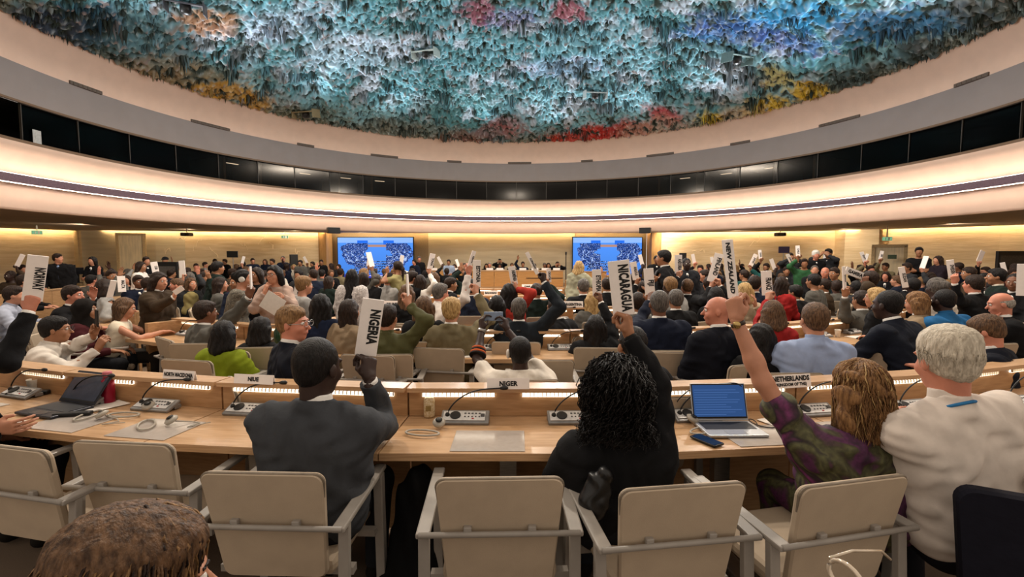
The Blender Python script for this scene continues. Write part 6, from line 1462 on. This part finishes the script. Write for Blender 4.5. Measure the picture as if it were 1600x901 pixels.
for a in ((198, 438, 9.5, -150, 'long', 'dark', 'fair', 'sweater', 'black'), (217, 441, 8.8, -140, 'short', 'dark', 'brown', 'jacket', 'navy'), (275, 446, 8.6, 120, 'short', 'brown', 'rosy', 'jacket', 'black'), (299, 444, 8.6, -110, 'long', 'brown', 'fair', 'jacket', 'black', 'R', ''), (300, 468, 6.6, -20, 'scarf', '#7c7048', 'tan', 'sweater', 'black'), (364, 427, 12, -90, 'short', 'dark', 'tan', 'sweater', 'brown'), (345, 445, 9.5, -60, 'long', 'dark', 'fair', 'sweater', 'grey'), (318, 434, 11, -60, 'short', 'dark', 'tan', 'jacket', 'black'),
          (489, 430, 8.6, 40, 'short', 'dark', 'fair', 'jacket', 'navy'), (476, 447, 7.6, -50, 'side', 'sandy', 'fair', 'sweater', 'light grey', 'L', 'EL SALVADOR'), (515, 441, 8.0, -30, 'long', 'dark', 'fair', 'jacket', 'dark green'), (589, 438, 8.6, -40, 'fade', 'salt', 'tan', 'jacket', 'black'), (607, 437, 8.4, -30, 'short', 'black', 'fair', 'shirt', 'light grey'), (585, 427, 12, 0, 'short', 'dark', 'tan', 'jacket', 'black', 'L', ''),
          (645, 435, 9.6, -40, 'short', 'dark', 'fair', 'jacket', 'black'), (657, 440, 8.3, -20, 'long', 'dark', 'fair', 'shirt', 'white', 'R', 'TONGA'), (679, 434, 9.6, 20, 'long', 'brown', 'fair', 'jacket', 'brown'), (705, 445, 7.9, -60, 'short', 'dark', 'tan', 'jacket', 'black'), (568, 436, 9.8, -20, 'long', 'dark', 'tan', 'sweater', 'grey', 'R', ''), (630, 431, 11.5, 10, 'short', 'dark', 'tan', 'shirt', 'light blue'),
          (1094, 421, 13, 150, 'short', 'dark', 'rosy', 'jacket', 'black', 'R', ''), (1082, 432, 10.5, 170, 'short', 'dark', 'tan', 'jacket', 'charcoal'), (1182, 421, 14, 150, 'short', 'dark', 'tan', 'jacket', 'black'), (1178, 431, 11.2, 160, 'short', 'dark', 'tan', 'jacket', 'black'), (1197, 418, 15, 140, 'short', 'dark', 'tan', 'jacket', 'black', 'R', 'CANADA'), (1162, 430, 11.5, 20, 'short', 'dark', 'tan', 'sweater', 'teal', 'R', 'JAPAN'),
          (1257, 412, 13, 150, 'short', 'dark', 'tan', 'sweater', 'green', 'R', 'CHILE'), (1273, 423, 12.2, 160, 'fade', 'salt', 'fair', 'jacket', 'black'), (1289, 426, 12.0, 150, 'bald', 'dark', 'rosy', 'jacket', 'black'), (1229, 424, 12.8, 160, 'short', 'dark', 'tan', 'jacket', 'charcoal', 'L', 'CHINA'), (1303, 428, 11.5, 120, 'short', 'dark', 'tan', 'jacket', 'dark green'), (1270, 440, 8.2, 40, 'short', 'black', 'tan', 'sweater', 'grey'), (1241, 458, 6.6, 30, 'short', 'black', 'tan', 'jacket', 'black'), (1222, 445, 8.4, -60, 'long', 'dark', 'tan', 'sweater', 'red'), (1286, 447, 7.8, 60, 'short', 'dark', 'tan', 'jacket', 'brown'),
          (1361, 422, 13, 150, 'short', 'dark', 'rosy', 'jacket', 'khaki', 'R', 'EGYPT'), (1370, 417, 14.5, 160, 'short', 'dark', 'fair', 'jacket', 'black'), (1384, 432, 9.8, 130, 'bob', 'dark', 'rosy', 'jacket', 'black'), (1383, 417, 14.2, 120, 'short', 'dark', 'tan', 'jacket', 'khaki', 'R', 'CHAD'), (1441, 441, 8.8, 20, 'short', 'sandy', 'fair', 'jacket', 'navy'), (1416, 419, 13, 90, 'short', 'dark', 'tan', 'jacket', 'charcoal'), (1438, 422, 12.6, 100, 'short', 'sandy', 'fair', 'jacket', 'brown'), (1452, 434, 9.6, 60, 'long', 'dark', 'fair', 'jacket', 'charcoal', 'L', ''), (1513, 428, 10.5, 60, 'short', 'dark', 'tan', 'jacket', 'brown'), (1539, 425, 11.5, 100, 'short', 'dark', 'fair', 'jacket', 'black', 'R', ''), (1539, 438, 9, 170, 'long', 'black', 'tan', 'jacket', 'black'), (1584, 428, 10.5, 150, 'short', 'dark', 'tan', 'sweater', 'maroon'), (1478, 447, 8.0, 30, 'short', 'sandy', 'fair', 'jacket', 'grey')):
    X(*a)
SEATR = [R_ + .98 for R_ in (2.4, 4.35, 6.5, 8.65, 10.73)]
def snapD(px, py, D):
    best = D; bd = 9
    for k in range(-22, 23):
        d = D * (1 + k * .01) ; p = W(px, py, d); rad = math.hypot(p.x - AC[0], p.y - AC[1])
        e = min(abs(rad - q) for q in SEATR) * 3 + abs(k) * .012
        if e < bd: bd = e; best = d
    return best
for i, c_ in enumerate(CROWD):
    if c_[11] == 'sit' and c_[2] > 6.4: CROWD[i] = c_[:2] + (snapD(c_[0], c_[1], c_[2]),) + c_[3:]
# rest of the audience on the wings
gg = random.Random(11)
ZONES = [(8, 24, 428, 436, 2), (262, 535, 417, 452, 50), (560, 735, 424, 444, 12), (985, 1050, 428, 452, 5), (1072, 1310, 415, 452, 46), (1335, 1598, 414, 452, 52), (140, 240, 426, 446, 7)]
for (xa, xb, ya, yb, n) in ZONES:
    c = 0; tries = 0
    while c < n and tries < 900:
        tries += 1
        px = gg.uniform(xa, xb); py = ya + (yb - ya) * gg.random() ** 1.35
        if any(abs(px - q[0]) < 9 + (py - 410) * .16 and abs(py - q[1]) < 5 + (py - 410) * .12 for q in CROWD): continue
        if any(abs(px - q['px']) < 11 and abs(py - q['py']) < 9 for q in PEOPLE): continue
        D = sD(py) * gg.uniform(.97, 1.03); D = min(D, 14.5) if px > 1350 else D; D = snapD(px, py, D); wp_ = W(px, py, D)
        if any((wp_.x - z.x) ** 2 + (wp_.y - z.y) ** 2 < .48 ** 2 for z in [W(q[0], q[1], q[2]) for q in CROWD]): continue
        if any((wp_.x - q['root'][0]) ** 2 + (wp_.y - q['root'][1]) ** 2 < .55 ** 2 for q in PEOPLE): continue
        toward = math.degrees(math.atan2((px - 800) * D / 750, max(2, 22 - D)))
        yaw = gg.choice((0, 0, 1, 2)) ; base = max(-100, min(100, toward)) ; yaw = base + gg.uniform(-35, 35) if yaw < 2 else 180 - gg.uniform(-50, 50)
        ha = gg.choice(('short', 'short', 'short', 'fade', 'long', 'bob', 'side', 'bun')); hc = gg.choice(('black', 'dark', 'dark', 'dark', 'brown', 'salt', 'sandy'))
        kind = 'jacket' if gg.random() < .8 else 'sweater'
        col = gg.choice(('black', 'black', 'black', 'navy', 'navy', 'charcoal', 'charcoal', 'brown', 'grey', 'dark green', 'khaki', 'tan', 'maroon', 'light grey', 'cream'))
        arm = gg.choice(('', '', '', 'R', 'L')) if D > 9 else ''
        X(px, py, D, yaw, ha, hc, gg.choice(('fair', 'tan', 'tan', 'brown', 'rosy', 'dark', 'deep')), kind, col, arm, '' if arm and gg.random() < .45 else None)
        c += 1
names = {}
lab_count = {}
NAMED = gg
for i, (px, py, D, yaw, ha, hc, sk, kind, col, arm, text, pose, grp) in enumerate(CROWD):
    fem = ha in ('long', 'bob', 'bun', 'braids')
    hd = ('headscarf' if ha == 'scarf' else 'bald head' if ha == 'bald' else '%s %s hair' % (HN.get(ha, ha), {'salt': 'greying'}.get(hc, hc)))
    fac = 'facing camera' if abs(((yaw + 180) % 360) - 180) > 120 else 'facing away' if abs(((yaw + 180) % 360) - 180) < 50 else 'in profile'
    lb = 'person, %s, %s %s, %s, %s' % (hd, col, {'jacket': 'jacket', 'shirt': 'shirt', 'sweater': 'top', 'tee': 't shirt', 'vest': 'top'}[kind], ('standing ' if pose == 'stand' else '') + fac, where(px, py))
    lab_count.setdefault(lb, []).append(i); CROWD[i] = CROWD[i] + (lb,)
for lb, ids in lab_count.items():
    if len(ids) > 1:
        ids.sort(key=lambda i: CROWD[i][2])
        for k, i in enumerate(ids): CROWD[i] = CROWD[i][:-1] + (lb + (', nearest' if k == 0 else ', farther back' if k == 1 else ', farthest back' if k == 2 else ', hidden deepest'),)
for i, (px, py, D, yaw, ha, hc, sk, kind, col, arm, text, pose, grp, lb) in enumerate(CROWD):
    kw = dict(L='lap', R='lap') if pose == 'sit' else dict(L='down', R='down')
    g = None
    if arm:
        k = FOC / D; gx = px + (.20 if arm == 'R' else -.20) * k * (1 if abs(((yaw + 180) % 360) - 180) < 90 else -1) * .8; gy = py - (.16 + .1 * ((i * 37) % 10) / 10) * k
        if text == 'EL SALVADOR': gx, gy, = 465, 474
        kw[arm] = W(gx, gy, D - .1)
        kw['g' + arm.lower()] = 'grip' if text is not None else 'flat'
    p = person(px, py, D, lb, pose, yaw=yaw, lean=.08 + .12 * ((i * 13) % 7) / 7, hy=((i * 29) % 41) - 20, hair=ha, hc=hc, skin=sk, female=ha in ('long', 'bob', 'bun', 'braids', 'scarf'), top=(kind, CN[col]), group=grp, chair_here=D < 9.5, **kw)
    if arm and text is not None:
        if text == 'EL SALVADOR': placard(468, 441, 462, 477, 12, 7.0, text, 'white placard reading EL SALVADOR, cut off by the smiling man\'s head', th=.6)
        else:
            tl = (((i * 53) % 21) - 10) * .28 * .05 * FOC / D; Lp = .27 * FOC / D
            placard(gx + tl, gy - Lp, gx, gy, .09 * FOC / D, D - .1, text, ('small lettered white placard raised ' if text else 'small blank white placard raised ') + 'at the %s' % lb.replace('person, ', '', 1), turn=(((i * 31) % 13) - 6) * .16, th=.55)
# chairs under the seated people
for k, (x, y, a, info) in enumerate(CHQ):
    lb = info['label']
    if lb.startswith('person, '): q = lb.split(', '); lb = 'beige chair of the %s, %s, %s' % (q[2], q[3], ', '.join(q[4:]) + ', ' + q[1])
    else: lb = 'beige chair of the ' + lb
    chair(x, y, a, lb)
# spare chairs in the second row
for px, py, yw, lab in ((302, 536, .02, 'empty beige chair in the second row left of the lime green sweater'), (398, 542, .1, 'empty beige chair in the second row behind the NIUE nameplate'), (598, 553, .05, 'empty beige chair in the second row below the NIGERIA placard'), (1063, 550, -.1, 'empty beige chair in the second row right of the raised black sleeve'), (850, 562, .0, 'beige chair in the second row right of the white varsity jacket'), (1415, 552, -.8, 'beige chair turned towards the left behind the silver haired man')):
    p = G(px, py, .86); chair(p.x, p.y + .32, yw, lab)
